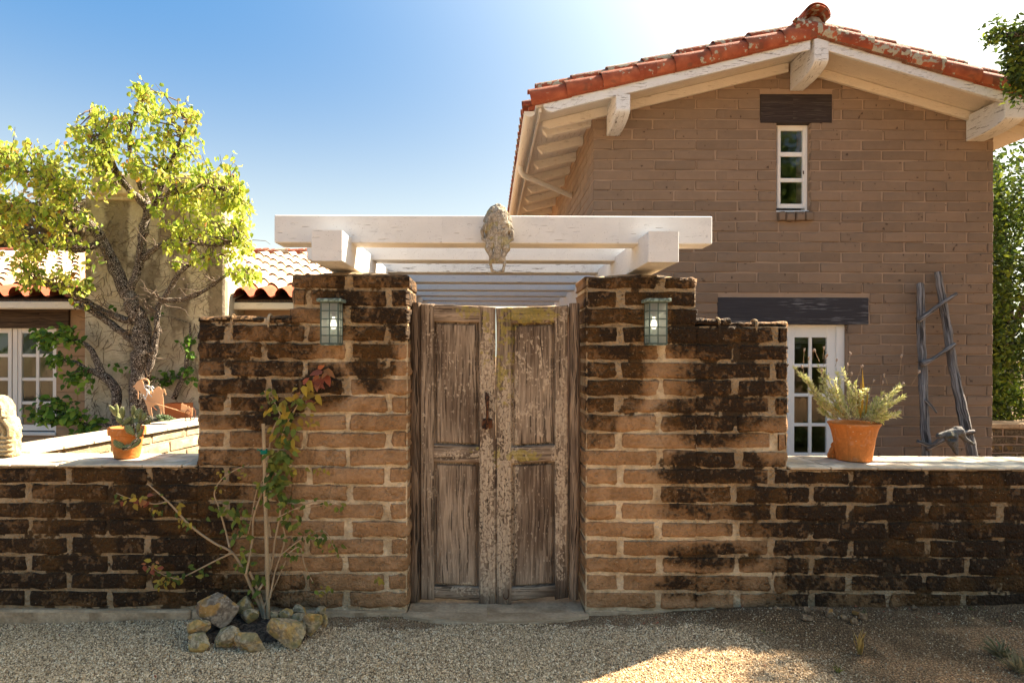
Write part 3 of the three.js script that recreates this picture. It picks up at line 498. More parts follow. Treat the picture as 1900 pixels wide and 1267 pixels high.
function gateLeaf(label, X, Y) {   // X: the six upright lines; Y: heights [top rail, panel, mid rail, panel, bottom rail, end] at the left and the right side
  const t = thing('gate_leaf', label, 'gate', P((X[0] + X[3]) / 2, Y[0][5], GZ), 'wooden gate leaves');
  const yl = (k, x) => lerp(Y[0][k], Y[1][k], (x - X[0]) / (X[3] - X[0]));
  const quad = (x0, x1, a, b) => [[x0, yl(a, x0)], [x1, yl(a, x1)], [x1, yl(b, x1)], [x0, yl(b, x0)]];
  part(t, 'stile', board(quad(X[0], X[1] - 1, 0, 5), GZ, .05, null, .009, X[0]), M.plankV);
  part(t, 'stile', board(quad(X[2] + 1, X[3], 0, 5), GZ, .05, null, .009, X[2]), M.plankV);
  for (const [a, b] of [[0, 1], [2, 3], [4, 5]]) { const q = quad(X[1] - 3, X[2] + 3, a, b); if (a === 4) for (const k of [2, 3]) q[k][1] -= 5; part(t, 'rail', board(q, GZ - .005, .045, null, .009, X[1] + a * 7), M.plankH); }
  for (const [a, b] of [[1, 2], [3, 4]]) {
    const q = quad(X[1] - 4, X[2] + 4, a, b).map((p, k) => [p[0], p[1] + (k < 2 ? -4 : 4)]);
    const pn = part(t, 'panel', board(q, GZ - .044, .005, null, .002, X[1] + a * 3), M.plankV);
    const d = [[8.5, 8.5], [-8.5, 8.5], [-8.5, -8.5], [8.5, -8.5]];
    part(pn, 'raised_field', board(q.map((p, k) => [p[0] + d[k][0], p[1] + d[k][1]]), GZ - .021, .024, null, .007, X[1] + a * 9), M.plankV);
  }
  return t;
}
const leafL = gateLeaf('left gate leaf of grey weathered panels with a rusted pull', [780, 806, 888, 919.9], [[563, 596, 824, 856, 1086, 1112], [569, 599, 829, 861, 1092, 1124]]);
const leafR = gateLeaf('right gate leaf of grey weathered panels with yellow lichen on its top rail', [920.9, 950, 1029, 1054], [[571, 601, 831, 862, 1094, 1125], [566, 598, 824, 856, 1084, 1110]]);
{ // splits in the boards of the right leaf
  const crack = (pts, w) => { const mb = new MB(); pts.forEach((p, i) => { const q = P(p[0], p[1], GZ - .0185), e = i === 0 || i === pts.length - 1 ? .15 : 1; mb.v(q.x - w * e, q.y, q.z - .002); mb.v(q.x, q.y, q.z - .0035); mb.v(q.x + w * e, q.y, q.z - .002); }); for (let i = 0; i < pts.length - 1; i++) { const a = i * 3; mb.quad(a, a + 3, a + 4, a + 1); mb.quad(a + 1, a + 4, a + 5, a + 2); } return metricUV(mb.geo()); };
  part(leafR, 'split', crack([[1004, 600], [1002, 625], [1006, 655], [1008, 680], [1011, 712]], .0035), M.hole);
  // rusted pull: eye, bar and plate
  const h = part(leafL, 'pull', merge([tube(...smoothPath([P(902, 728, GZ + .005), P(904, 738, GZ + .02), P(904, 755, GZ + .035), P(904, 778, GZ + .03), P(903, 796, GZ + .008)], [.006, .017, .010, .011, .006], 4), 8, .25), isoGeo((x, y, z) => Math.hypot(Math.hypot(x, y) - .011, z) - .007, [-.02, -.02, -.01], [.02, .02, .01], .0035).translate(...P(904, 737, GZ + .018).toArray())]), M.iron);
  part(h, 'pull_plate', merge([board([[895, 777], [902, 775], [902, 797], [895, 794]], GZ + .006, .008, null, .002, 3, .004), board([[905, 775], [914, 777], [913, 793], [906, 796]], GZ + .006, .008, null, .002, 5, .004)]), M.iron);
  part(leafR, 'hook', tube(...smoothPath([P(943, 1093, GZ + .004), P(944, 1104, GZ + .01), P(940, 1112, GZ + .012), P(935, 1109, GZ + .012), P(935, 1101, GZ + .008)], [.003, .0035, .0035, .0035, .003], 4), 6), M.iron);
  const post = (pts, lab, mat, seed) => { const t = thing('gate_post', lab, 'post', pts[pts.length - 1].p.clone()); const g = tube(...smoothPath(pts.map((q) => q.p), pts.map((q) => q.r), 6), 12, .22); const p = g.attributes.position; part(t, 'upright', g, mat); return t; };
  post([{ p: P(772, 562, GZ - .06), r: .040 }, { p: P(771, 700, GZ - .055), r: .042 }, { p: P(770, 900, GZ - .05), r: .046 }, { p: P(769, 1112, GZ - .05), r: .046 }], 'dark rough timber post beside the left gate leaf', M.post, 1);
  post([{ p: P(1066, 563, GZ - .05), r: .038 }, { p: P(1066, 700, GZ - .05), r: .042 }, { p: P(1066, 900, GZ - .05), r: .041 }, { p: P(1064, 1110, GZ - .05), r: .036 }], 'split grey timber post beside the right gate leaf', std('grey_gate_post', { map: M.post.map, bumpMap: M.post.bumpMap, bumpScale: .014, color: lin(1.5, 1.55, 1.6), roughness: .93 }), 2);
}

// ───────────────────────── pergola over the gate ─────────────────────────
{
  const t = thing('pergola', 'white painted timber pergola resting on the two gate piers', 'pergola', V(.04, 2.33, -2.8));
  const yb = 2.493, yt = 2.683, beamZ = [.03]; for (let i = 1; i < 8; i++) beamZ.push(.03 - .77 * i);
  // side beams, cut at each crossing so that the cross beams sit in them
  for (const [x0, x1, nm] of [[-1.128, -.93], [1.022, 1.218]]) {
    const pts = [[-.28, 2.334], [6.1, 2.334], [6.1, 2.53]];
    for (let i = 7; i >= 0; i--) { const a = -beamZ[i], b = a + .19; pts.push([b + .003, 2.53], [b + .003, yb + .002], [a - .003, yb + .002], [a - .003, 2.53]); }
    pts.push([-.28, 2.53]);
    const g = prism(pts.map((p) => [p[0], p[1]]), 0, x1 - x0, .004); g.rotateY(Math.PI / 2); g.translate(x0, 0, 0); metricUV(g, 'z', [x0, 0]);
    part(t, 'side_beam', g, M.white);
  }
  beamZ.forEach((z, i) => part(t, 'cross_beam', cbox(-1.452 + rr(-.02, .02) * (i > 0), 1.522 + (i ? -.06 : 0), yb + (i ? rr(-.004, .004) : 0), yt, z - .19, z, .006, 'x', [rr(0, 4), rr(0, 2)]), i === 2 ? M.whiteOld : M.white));
  for (const x of [-1.03, 1.12]) part(t, 'rear_post', cbox(x - .08, x + .08, -.05, 2.332, -5.75, -5.59, .006, 'y'), M.white);
}
// ── cow skull on the front beam ──
{
  const cx = P(923, 0, .1).x, c = P(923, 444, .06), k = mp(.12);
  const y = (py) => (444 - py) * k, x = (px) => (px - 923) * k;
  const f = (X, Y, Z) => {
    const s = Math.abs(X) < 1 ? 1 : 1, ax = Math.abs(X), p = [X, Y, Z], q = [ax, Y, Z];
    let d = sdEll(p, [0, y(408), .03], [x(945), y(381) - y(408), .062]);                            // broad forehead
    d = smin(d, sdCap(q, [x(935), y(420), .03], [x(936), y(440), .03], .046, .040), .016);
    d = smin(d, sdCap(p, [0, y(430), .052], [0, y(487), .058], .040, .017), .02);                   // bridge of the nose
    d = smin(d, sdCap(q, [x(935), y(452), .03], [x(939), y(464), .036], .036, .024), .012);         // cheeks narrowing to the muzzle
    d = smin(d, sdCap(q, [x(939), y(464), .036], [x(931), y(486), .046], .024, .013), .010);
    d = smin(d, sdCap(q, [x(943), y(402), .01], [x(947), y(412), .02], .014, .012), .010);
    d = smin(d, sdCap(q, [x(944), y(418), .035], [x(951), y(430), .034], .016, .011), .008);        // rim round the eye socket
    d = smin(d, sdCap(q, [x(951), y(430), .034], [x(950), y(446), .030], .011, .010), .004);
    d = smin(d, sdCap(q, [x(950), y(446), .030], [x(941), y(452), .040], .010, .014), .006);
    d = smax(d, -sdEll(q, [x(945.5), y(438), .066], [.017, .022, .040]), .003);                     // eye socket
    d = smax(d, -sdCap(q, [x(928.5), y(467), .086], [x(929), y(498), .05], .005, .017), .004);      // nasal openings
    d = smin(d, sdCap(p, [0, y(466), .076], [0, y(490), .070], .009, .005), .004);                  // nasal bones between them
    d = smin(d, sdCap(q, [x(934), y(472), .045], [x(936.5), y(492), .04], .012, .009), .006);       // premaxillae, open between
    d = smin(d, sdCap(q, [x(936.5), y(492), .04], [x(933), y(505), .034], .009, .010), .005);
    d = smin(d, sdCap(q, [x(933), y(505), .034], [x(923), y(508), .036], .010, .008), .005);
    const pit = sstep(.62, .72, fbm3(X * 75, Y * 55, Z * 75, 2)) * sstep(y(458), y(436), Y);
    return d + (fbm3(X * 45, Y * 35, Z * 45, 3) - .5) * .006 * (1 + 1.2 * sstep(y(460), y(430), Y)) + (n3(X * 16, Y * 12, Z * 16) - .5) * .004 + pit * .005;
  };
  const g = isoGeo(f, [-.16, y(512), -.08], [.16, y(374), .15], .0034);
  const t = thing('cow_skull', 'weathered cow skull hanging nose down on the white beam over the gate', 'skull', c.clone());
  g.translate(c.x, c.y, c.z + .02); part(t, 'skull_bone', g, M.bone);
  part(t, 'nail', tube([V(c.x, c.y + .15, .03), V(c.x, c.y + .15, .11)], .004, 6), M.iron);
}
// ── wall lanterns ──
function lantern(label, x, side) {
  const t = thing('wall_lantern', label, 'lantern', P(x, 638, 0).setZ(.012), 'glass wall lanterns on the gate piers');
  const w = .114, h = .272, d = .118, r = .0032, bars = [], y = (i) => i * h / 5;
  const bar = (a, b, q = r) => { const n = a.map((v, i) => Math.min(v, b[i]) - q), m = a.map((v, i) => Math.max(v, b[i]) + q); bars.push(cbox(n[0], m[0], n[1], m[1], n[2], m[2], .0008)); };
  for (const sx of [-1, 0, 1]) bar([sx * w / 2, 0, d], [sx * w / 2, h, d], sx ? .0046 : .0036);
  for (let i = 0; i <= 5; i++) { bar([-w / 2 + .0045, y(i), d], [-.003, y(i), d], i % 5 ? .0032 : .0045); bar([.003, y(i), d], [w / 2 - .0045, y(i), d], i % 5 ? .0032 : .0045); for (const sx of [-1, 1]) bar([sx * w / 2, y(i), .004], [sx * w / 2, y(i), d - .0045], i % 5 ? .0032 : .0045); }
  for (const sx of [-1, 1]) { bar([sx * w / 2, .005, 0], [sx * w / 2, h - .005, 0], .0038); bar([sx * w / 2, .005, d / 2], [sx * w / 2, h - .005, d / 2], .002); }
  local(t, 'frame', merge(bars), M.came);
  local(t, 'back_plate', cbox(-w / 2 + .005, w / 2 - .005, .004, h - .004, -.006, -.001, .001), M.copper);
  const base = local(t, 'base_plate', cbox(-w / 2, w / 2, -.011, -.0045, 0, d + .002, .001), M.copper);
  const cap = local(t, 'cap', cbox(-w / 2 - .024, w / 2 + .024, h + .0045, h + .026, -.008, d + .026, .003), M.copper);
  const pf = new THREE.PlaneGeometry(w / 2 - .007, h / 5 - .005), ps = new THREE.PlaneGeometry(d / 2 - .006, h / 5 - .005); ps.rotateY(Math.PI / 2);
  for (let i = 0; i < 5; i++) { for (const sx of [-1, 1]) { local(t, 'pane', pf, M.lampGlass, V(sx * w / 4, y(i + .5), d)); for (const k of [.25, .75]) local(t, 'pane', ps, M.lampGlass, V(sx * w / 2, y(i + .5), d * k)); } }
  const bulbMat = std('lit_bulb', { color: lin(.9, .88, .8), emissive: lin(1, .93, .78), emissiveIntensity: .5, roughness: .3 });
  const bulb = local(t, 'bulb', new THREE.LatheGeometry([[0, -.045], [.012, -.043], [.02, -.03], [.022, -.012], [.018, .006], [.011, .022], [.010, .04], [0, .04]].map((p) => new THREE.Vector2(...p)), 16), bulbMat, V(side * .012, h * .52, d * .5));
  local(t, 'bulb_socket', new THREE.CylinderGeometry(.013, .013, .075, 12), M.iron, V(side * .012, h * .52 + .08, d * .5));
  const L = new THREE.PointLight(new THREE.Color(1, .9, .7), .003); L.name = 'lantern_glow'; L.position.set(side * .012, h * .52 - .012, d * .5); L.castShadow = true; t.add(L);
  return t;
}
lantern('verdigris glass lantern on the pier left of the gate', 620, 1);
lantern('verdigris glass lantern on the pier right of the gate', 1211.5, -1);

// ───────────────────────── house ─────────────────────────
const HZ = -3.07, BZ = -2.53, RIDGE = 3.605, HL = 1.242, HR = 5.98, HB = -9.2;
const soff = (x) => 5.20 - (x < RIDGE ? .243 * (RIDGE - x) : .285 * (x - RIDGE));
const house = thing('adobe_house', 'brown painted adobe house with a red tiled gable behind the right wall', 'house', V(3.6, 0, HZ - 3));
const wo = { x0: 3.41, x1: 3.815, y0: 3.432, y1: 4.495 }, dO = { x0: 3.0, x1: 4.26, y0: .0, y1: 2.122 };
{
  const gw = part(house, 'gable_wall', prism([[HL + .006, -.1], [HR - .006, -.1], [HR - .006, soff(HR)], [RIDGE, soff(RIDGE)], [HL + .006, soff(HL)]], HZ - .35, HZ - .0075, 0, [[[wo.x0, wo.y0], [wo.x0, wo.y1], [wo.x1, wo.y1], [wo.x1, wo.y0]], [[dO.x0, dO.y0], [dO.x0, dO.y1], [dO.x1, dO.y1], [dO.x1, dO.y0]]]), M.houseMortar);
  const mats = [M.houseBrick, M.houseBrick, M.houseBrick2, M.houseBrick3], Lz = P(1411, 222, HZ), Lz2 = P(1546, 168, HZ), D1 = P(1333, 595, HZ), D2 = P(1615, 545, HZ), joinery = [];
  const holes = [[wo.x0, wo.x1, wo.y0, wo.y1], [dO.x0, dO.x1, dO.y0, dO.y1], [Lz.x, Lz2.x, Lz.y, Lz2.y], [D1.x, D2.x, D1.y, D2.y]];
  const brick = (L, Rr, yb, yt, owner, list) => {
    const w = Rr - L, g = brickGeo(w, yt - yb, L < HL + .02 || Rr > HR - .02 ? .3 : .05, { sx: L, sy: yb, fine: false, b: rr(.006, .011), rough: .004, side: rr(.006, .012) });
    g.translate(L, yb, HZ + rr(-.002, .003)); metricUV(g, 'x', [rr(0, 2), rr(0, 2)]);
    const a = P(1900, 0, HZ), px = CX + (L + w / 2) / mp(HZ), py = CY + (EYE - (yb + yt) / 2) / mp(HZ), hidden = (px < 1465 && py > 600) || (px < 1290 && py > 505) || (px < 1322 && py > 405 && py < 458) || py > 852 || (px < 1200 && py > 455);
    if (hidden) joinery.push(g); else part(gw, 'brick', g, mats[Math.floor(R() * 4)]);
  };
  const y00 = 3.678, ph = .1207;
  for (let n = -31; n < 14; n++) {
    const yb = y00 + n * ph + .0045, yt = yb + ph - .009; if (yb < -.06) continue;
    // run of the course under the slopes
    let a = HL, b = HR; if (yt > soff(HL) - .03) a = RIDGE - (5.20 - .03 - yt) / .243; if (yt > soff(HR) - .03) b = RIDGE + (5.20 - .03 - yt) / .285; if (b - a < .1) continue;
    let runs = [[a, b]];
    for (const h of holes) { const ov = Math.min(yt, h[3]) - Math.max(yb, h[2]); if (ov < .02) continue; runs = runs.flatMap(([p, q]) => (h[1] < p || h[0] > q ? [[p, q]] : [[p, h[0]], [h[1], q]])).filter(([p, q]) => q - p > .03); }
    const j0 = (Math.abs(n) % 2 ? 2.198 : 1.956) - 20 * .494;
    for (const [p, q] of runs) { const cuts = [p]; for (let x = j0; x < q - .06; x += .494) if (x > p + .06) cuts.push(x + rr(-.012, .012)); cuts.push(q); for (let i = 0; i < cuts.length - 1; i++) brick(cuts[i] + (i ? .0055 : 0), cuts[i + 1] - (i < cuts.length - 2 ? .0055 : 0), yb, yt); }
  }
  if (joinery.length) tag(part(gw, 'brickwork', merge(joinery), M.houseBrick), null, null, null, 'stuff');
  // side wall towards the pergola
  const sw = part(house, 'side_wall', cbox(HL + .008, HL + .35, -.1, soff(HL) - .002, HB, HZ - .36, .002, 'z'), M.houseMortar);
  for (let n = -7; n < 8; n++) for (let k = 0; k < 8; k++) {
    const yb = y00 + n * ph + .0045, w = .483, z1 = HZ - .012 - (k - (n & 1 ? .5 : 0)) * .494, zz = Math.min(z1, HZ - .012), len = w - (z1 - zz); if (len < .1 || yb + ph > soff(HL) + .02) continue;
    const g = brickGeo(len, ph - .009, .05, { sx: k, sy: yb, fine: false, b: .008, rough: .004 }); g.rotateY(-Math.PI / 2); g.translate(HL + rr(-.002, .002), yb, zz - len); metricUV(g, 'z', [k * .3, n * .2]); part(sw, 'brick', g, mats[(k + n + 20) % 4]);
  }
  part(house, 'right_wall', cbox(HR - .35, HR - .003, -.1, soff(HR) - .004, HB, HZ - .36, .002, 'z'), M.houseMortar);
  part(house, 'rear_wall', prism([[HL + .36, -.1], [HR - .36, -.1], [HR - .36, soff(HR) - .01], [RIDGE, soff(RIDGE) - .02], [HL + .36, soff(HL) - .01]], HB + .01, HB + .3), M.houseMortar);
  part(house, 'room_floor', cbox(HL + .36, HR - .36, -.06, -.01, HB + .31, HZ - .36, .002), M.dark);
  part(house, 'upper_floor', cbox(HL + .36, HR - .36, 2.5, 2.62, HB + .31, HZ - .36, .002), M.dark);
}
// joinery: a frame with glass between bars, all at depth z
function glazed(parent, px, z, opt) {   // px: [x0, x1, y0, y1] of the sash; opt.cols, opt.rows: glass edges in the photograph
  const A = P(px[0], px[2], z), B = P(px[1], px[3], z), th = opt.th ?? .04, mat = opt.mat ?? M.frame, root = opt.root ?? part(parent, opt.name ?? 'sash', cbox(A.x, A.x + .001, B.y, B.y + .001, z - th, z - th + .001, .0001), mat);
  const fx = opt.cols.map((c) => [P(c[0], CY, z).x, P(c[1], CY, z).x]), fy = opt.rows.map((r) => [P(CX, r[1], z).y, P(CX, r[0], z).y]);
  const g = [cbox(A.x, fx[0][0], B.y, A.y, z - th, z, .003, 'y'), cbox(fx[fx.length - 1][1], B.x, B.y, A.y, z - th, z, .003, 'y')];
  const X0 = fx[0][0], X1 = fx[fx.length - 1][1];
  g.push(cbox(X0, X1, fy[0][1], A.y, z - th, z - .0015, .003)); g.push(cbox(X0, X1, B.y, fy[fy.length - 1][0], z - th, z - .0015, .003));
  for (let i = 0; i < fx.length - 1; i++) g.push(cbox(fx[i][1], fx[i + 1][0], fy[fy.length - 1][0], fy[0][1], z - th + .006, z - .006, .004, 'y'));
  for (let j = 0; j < fy.length - 1; j++) for (const c of fx) g.push(cbox(c[0], c[1], fy[j + 1][1], fy[j][0], z - th + .008, z - .008, .004));
  const fr = part(parent, opt.frameName ?? 'sash_frame', merge(g), mat);
  for (const c of fx) for (const r of fy) part(parent, 'pane', cbox(c[0] - .002, c[1] + .002, r[0] - .002, r[1] + .002, z - th * .5 - .0015, z - th * .5 + .0015, .0005).scale(1, 1, 1), M.pane);
}
{
  // upper window
  const z = HZ - .085, w = part(house, 'window', merge([cbox(wo.x0 + .002, wo.x1 - .002, wo.y1 - .022, wo.y1 - .002, z - .09, z + .012, .003), cbox(wo.x0 + .002, wo.x0 + .02, wo.y0 + .026, wo.y1 - .023, z - .09, z + .012, .003, 'y'), cbox(wo.x1 - .028, wo.x1 - .002, wo.y0 + .026, wo.y1 - .023, z - .09, z + .012, .003, 'y'), cbox(wo.x0 + .002, wo.x1 + .004, wo.y0 + .002, wo.y0 + .025, z - .09, z + .05, .004)]), M.frame);
  glazed(w, [1443.5, 1497, 229, 386], z, { cols: [[1448, 1489]], rows: [[240, 279.5], [288, 328], [335.5, 376]], root: w });
  part(w, 'latch', cbox(3.765, 3.773, 3.9, 3.94, z + .001, z + .012, .001), M.iron);
  part(house, 'lintel', cbox(P(1411.5, 0, HZ).x, P(1545.5, 0, HZ).x, P(0, 222, HZ).y - .008, P(0, 168, HZ).y - .008, HZ - .16, HZ + .006, .008), M.lintel);
  part(house, 'lintel_shadow_board', cbox(3.42, 3.81, 4.497, 4.517, HZ - .2, HZ - .02, .002), M.lintel);
  const sx = [1442, 1456, 1474, 1492, 1508]; for (let i = 0; i < 4; i++) { const a = P(sx[i], 411, HZ), b = P(sx[i + 1], 392, HZ), g = brickGeo(b.x - a.x - .004, b.y - a.y - .01, .2, { b: .012, top: .03, rough: .006, sx: i, sy: 2 }); g.translate(a.x, a.y, HZ + .055); part(house, 'sill_brick', metricUV(g, 'x', [i * .4, 1]), M.houseBrick2); }
  // garden door
  const dz = HZ - .08, d = part(house, 'glazed_door', merge([cbox(dO.x0 + .002, dO.x1 - .002, dO.y1 - .03, dO.y1 - .002, dz - .1, dz + .02, .003), cbox(dO.x1 - .10, dO.x1 - .002, .0, dO.y1 - .031, dz - .1, dz + .02, .004, 'y'), cbox(dO.x0 + .002, dO.x0 + .09, .0, dO.y1 - .031, dz - .1, dz + .02, .004, 'y')]), M.frame);
  const rows = [[624, 673], [679, 728], [734, 783], [789, 838], [844, 893]];
  glazed(d, [1468, 1555, 602.5, 926], dz, { cols: [[1475, 1502], [1508, 1535]], rows, root: d });
  glazed(d, [1386, 1467, 602.5, 926], dz, { cols: [[1402, 1429], [1435, 1462]], rows, root: d });
  const bl = []; for (let i = 0; i < 6; i++) bl.push(cbox(3.2, 4.13, 1.885 + i * .022, 1.887 + i * .022, dz - .11, dz - .085, .0008)); part(d, 'blind', merge(bl), M.frameWarm);
  part(house, 'door_lintel', cbox(P(1333.5, 0, HZ).x, P(1614.5, 0, HZ).x, P(0, 595, HZ).y - .012, P(0, 545, HZ).y - .012, HZ - .15, HZ + .008, .008, 'x', [-2.70, -2.13]), M.lintelPeel);
}
// ── roof timber ──
{
  const xl = .60, xr = 6.5, roof = part(house, 'roof_deck', merge([prism([[.52, soff(.52)], [RIDGE - .001, 5.20], [RIDGE - .001, 5.245], [.52, soff(.52) + .045]], HB - .4, BZ - .045), prism([[RIDGE + .001, 5.20], [xr, soff(xr)], [xr, soff(xr) + .045], [RIDGE + .001, 5.245]], HB - .4, BZ - .045)]), M.cream);
  const bargeL = [[RIDGE - .08, soff(RIDGE - .08) + .035], [xl + .03, soff(xl) + .038], [xl, soff(xl) + .01], [xl + .008, soff(xl) - .03], [xl + .04, soff(xl) - .062], [xl + .10, soff(xl) - .078], [xl + .2, soff(xl + .2) - .095], [RIDGE - .08, soff(RIDGE - .08) - .095]];
  part(house, 'barge_board', metricUV(prism(bargeL, BZ - .042, BZ, .004), 'x'), M.whiteOld);
  part(house, 'barge_board', metricUV(prism([[RIDGE + .08, soff(RIDGE + .08) + .035], [RIDGE + .08, soff(RIDGE + .08) - .095], [xr, soff(xr) - .095], [xr, soff(xr) + .035]], BZ - .042, BZ, .004), 'x'), M.whiteOld);
  part(house, 'frieze_board', metricUV(prism([[.63, soff(.63) - .004], [.64, soff(.63) - .06], [.72, soff(.72) - .112], [RIDGE - .08, soff(RIDGE - .08) - .112], [RIDGE - .08, soff(RIDGE - .08) - .004]], HZ + .008, HZ + .05, .003), 'x'), M.cream);
  part(house, 'frieze_board', metricUV(prism([[RIDGE + .08, soff(RIDGE + .08) - .004], [RIDGE + .08, soff(RIDGE + .08) - .108], [xr, soff(xr) - .108], [xr, soff(xr) - .004]], HZ + .008, HZ + .05, .003), 'x'), M.cream);
  // lookouts carrying the barge boards
  for (const [x0, x1, yTop, yFr, yB, full] of [[1.395, 1.55, 4.585, 4.42, 4.32, 0], [3.562, 3.72, 5.245, 4.98, 4.86, 1], [5.645, 5.865, 4.515, 4.35, 4.27, 0]]) {
    const d = HZ + .004, fz = BZ + .012, n = 8, pts = [[d, yB]], xm = (x0 + x1) / 2, s = soff(xm) - .02;
    for (let i = 0; i <= n; i++) { const a = (i / n) * Math.PI / 2; pts.push([lerp(d + .14, fz, Math.sin(a)), lerp(yB, yFr, 1 - Math.cos(a))]); }
    pts.push([fz, yTop]); if (!full) pts.push([BZ - .046, yTop], [BZ - .046, s]); else pts.push([BZ - .044, yTop], [BZ - .046, 5.19]); pts.push([d, full ? 5.19 : s]);
    const g = prism(pts, 0, x1 - x0, .006); g.rotateY(-Math.PI / 2); g.translate(x1, 0, 0); part(house, 'lookout_beam', metricUV(g, 'z', [x0, 0]), M.whiteOld);
  }
  // rafter tails with rounded ends under the left eave
  for (let i = 0; i < 10; i++) { const z = HZ - .16 - i * .655, a = .66, pts = [[a - .02, soff(a) - .004], [a, soff(a) - .05], [a + .05, soff(a) - .10], [a + .13, soff(a + .13) - .125], [HL + .007, soff(HL) - .125], [HL + .007, soff(HL) - .004]]; part(house, 'rafter_tail', metricUV(prism(pts, z - .09, z, .005), 'x', [i, 0]), M.cream); }
  part(house, 'eave_board', metricUV(cbox(.555, .585, soff(.57) - .055, soff(.57) - .006, HB, BZ - .05, .003, 'z'), 'z'), M.cream);
  for (let i = 0; i < 9; i++) part(house, 'roof_board', metricUV(prism([[.6 + i * .074, soff(.6 + i * .074) - .013], [.67 + i * .074, soff(.67 + i * .074) - .013], [.67 + i * .074, soff(.67 + i * .074) - .002], [.6 + i * .074, soff(.6 + i * .074) - .002]], HB, HZ - .0, .001), 'z'), M.cream);
  // gutter and its spout
  const gp = []; for (let i = 0; i <= 12; i++) { const a = Math.PI * (1 + i / 12); gp.push([.455 + Math.cos(a) * .062, 4.42 + Math.sin(a) * .06]); } for (let i = 12; i >= 0; i--) { const a = Math.PI * (1 + i / 12); gp.push([.455 + Math.cos(a) * .056, 4.424 + Math.sin(a) * .054]); }
  const gut = part(house, 'gutter', merge([metricUV(prism(gp, HB, BZ - .06), 'z'), prism([[.393, 4.418], [.40, 4.385], [.43, 4.363], [.48, 4.363], [.51, 4.385], [.517, 4.418]], BZ - .0595, BZ - .056)]), M.cream);
  part(house, 'downspout', metricUV(tube(...smoothPath([V(.455, 4.40, -4.40), V(.455, 4.31, -4.42), V(.50, 4.255, -4.46), V(.66, 4.215, -4.56), V(.95, 4.15, -4.74), V(1.25, 4.085, -4.93)], [.04, .04, .04, .04, .04, .04], 4), 12), 'z'), M.cream);
}
// ── roof tiles: half barrels, tapered ──
function barrel(L, r0, r1, a0, a1, th = .013, n = 12, m = 3) {   // along +x, wider at x = 0
  const mb = new MB(), W = n + 1; for (const s of [0, 1]) for (let j = 0; j <= m; j++) for (let i = 0; i <= n; i++) { const a = lerp(a0, a1, i / n), r = lerp(r1, r0, j / m) - s * th; mb.v(L * j / m, Math.cos(a) * r, Math.sin(a) * r); }
  const o = (m + 1) * W; for (let j = 0; j < m; j++) for (let i = 0; i < n; i++) { const a = j * W + i; mb.quad(a, a + 1, a + W + 1, a + W); mb.quad(o + a, o + a + W, o + a + W + 1, o + a + 1); }
  for (let i = 0; i < n; i++) { mb.quad(i, o + i, o + i + 1, i + 1); const a = m * W + i; mb.quad(a, a + 1, o + a + 1, o + a); }
  for (let j = 0; j < m; j++) { const a = j * W; mb.quad(a, a + W, o + a + W, o + a); const b = a + n; mb.quad(b, o + b, o + b + W, b + W); }
  return mb.geo();
}
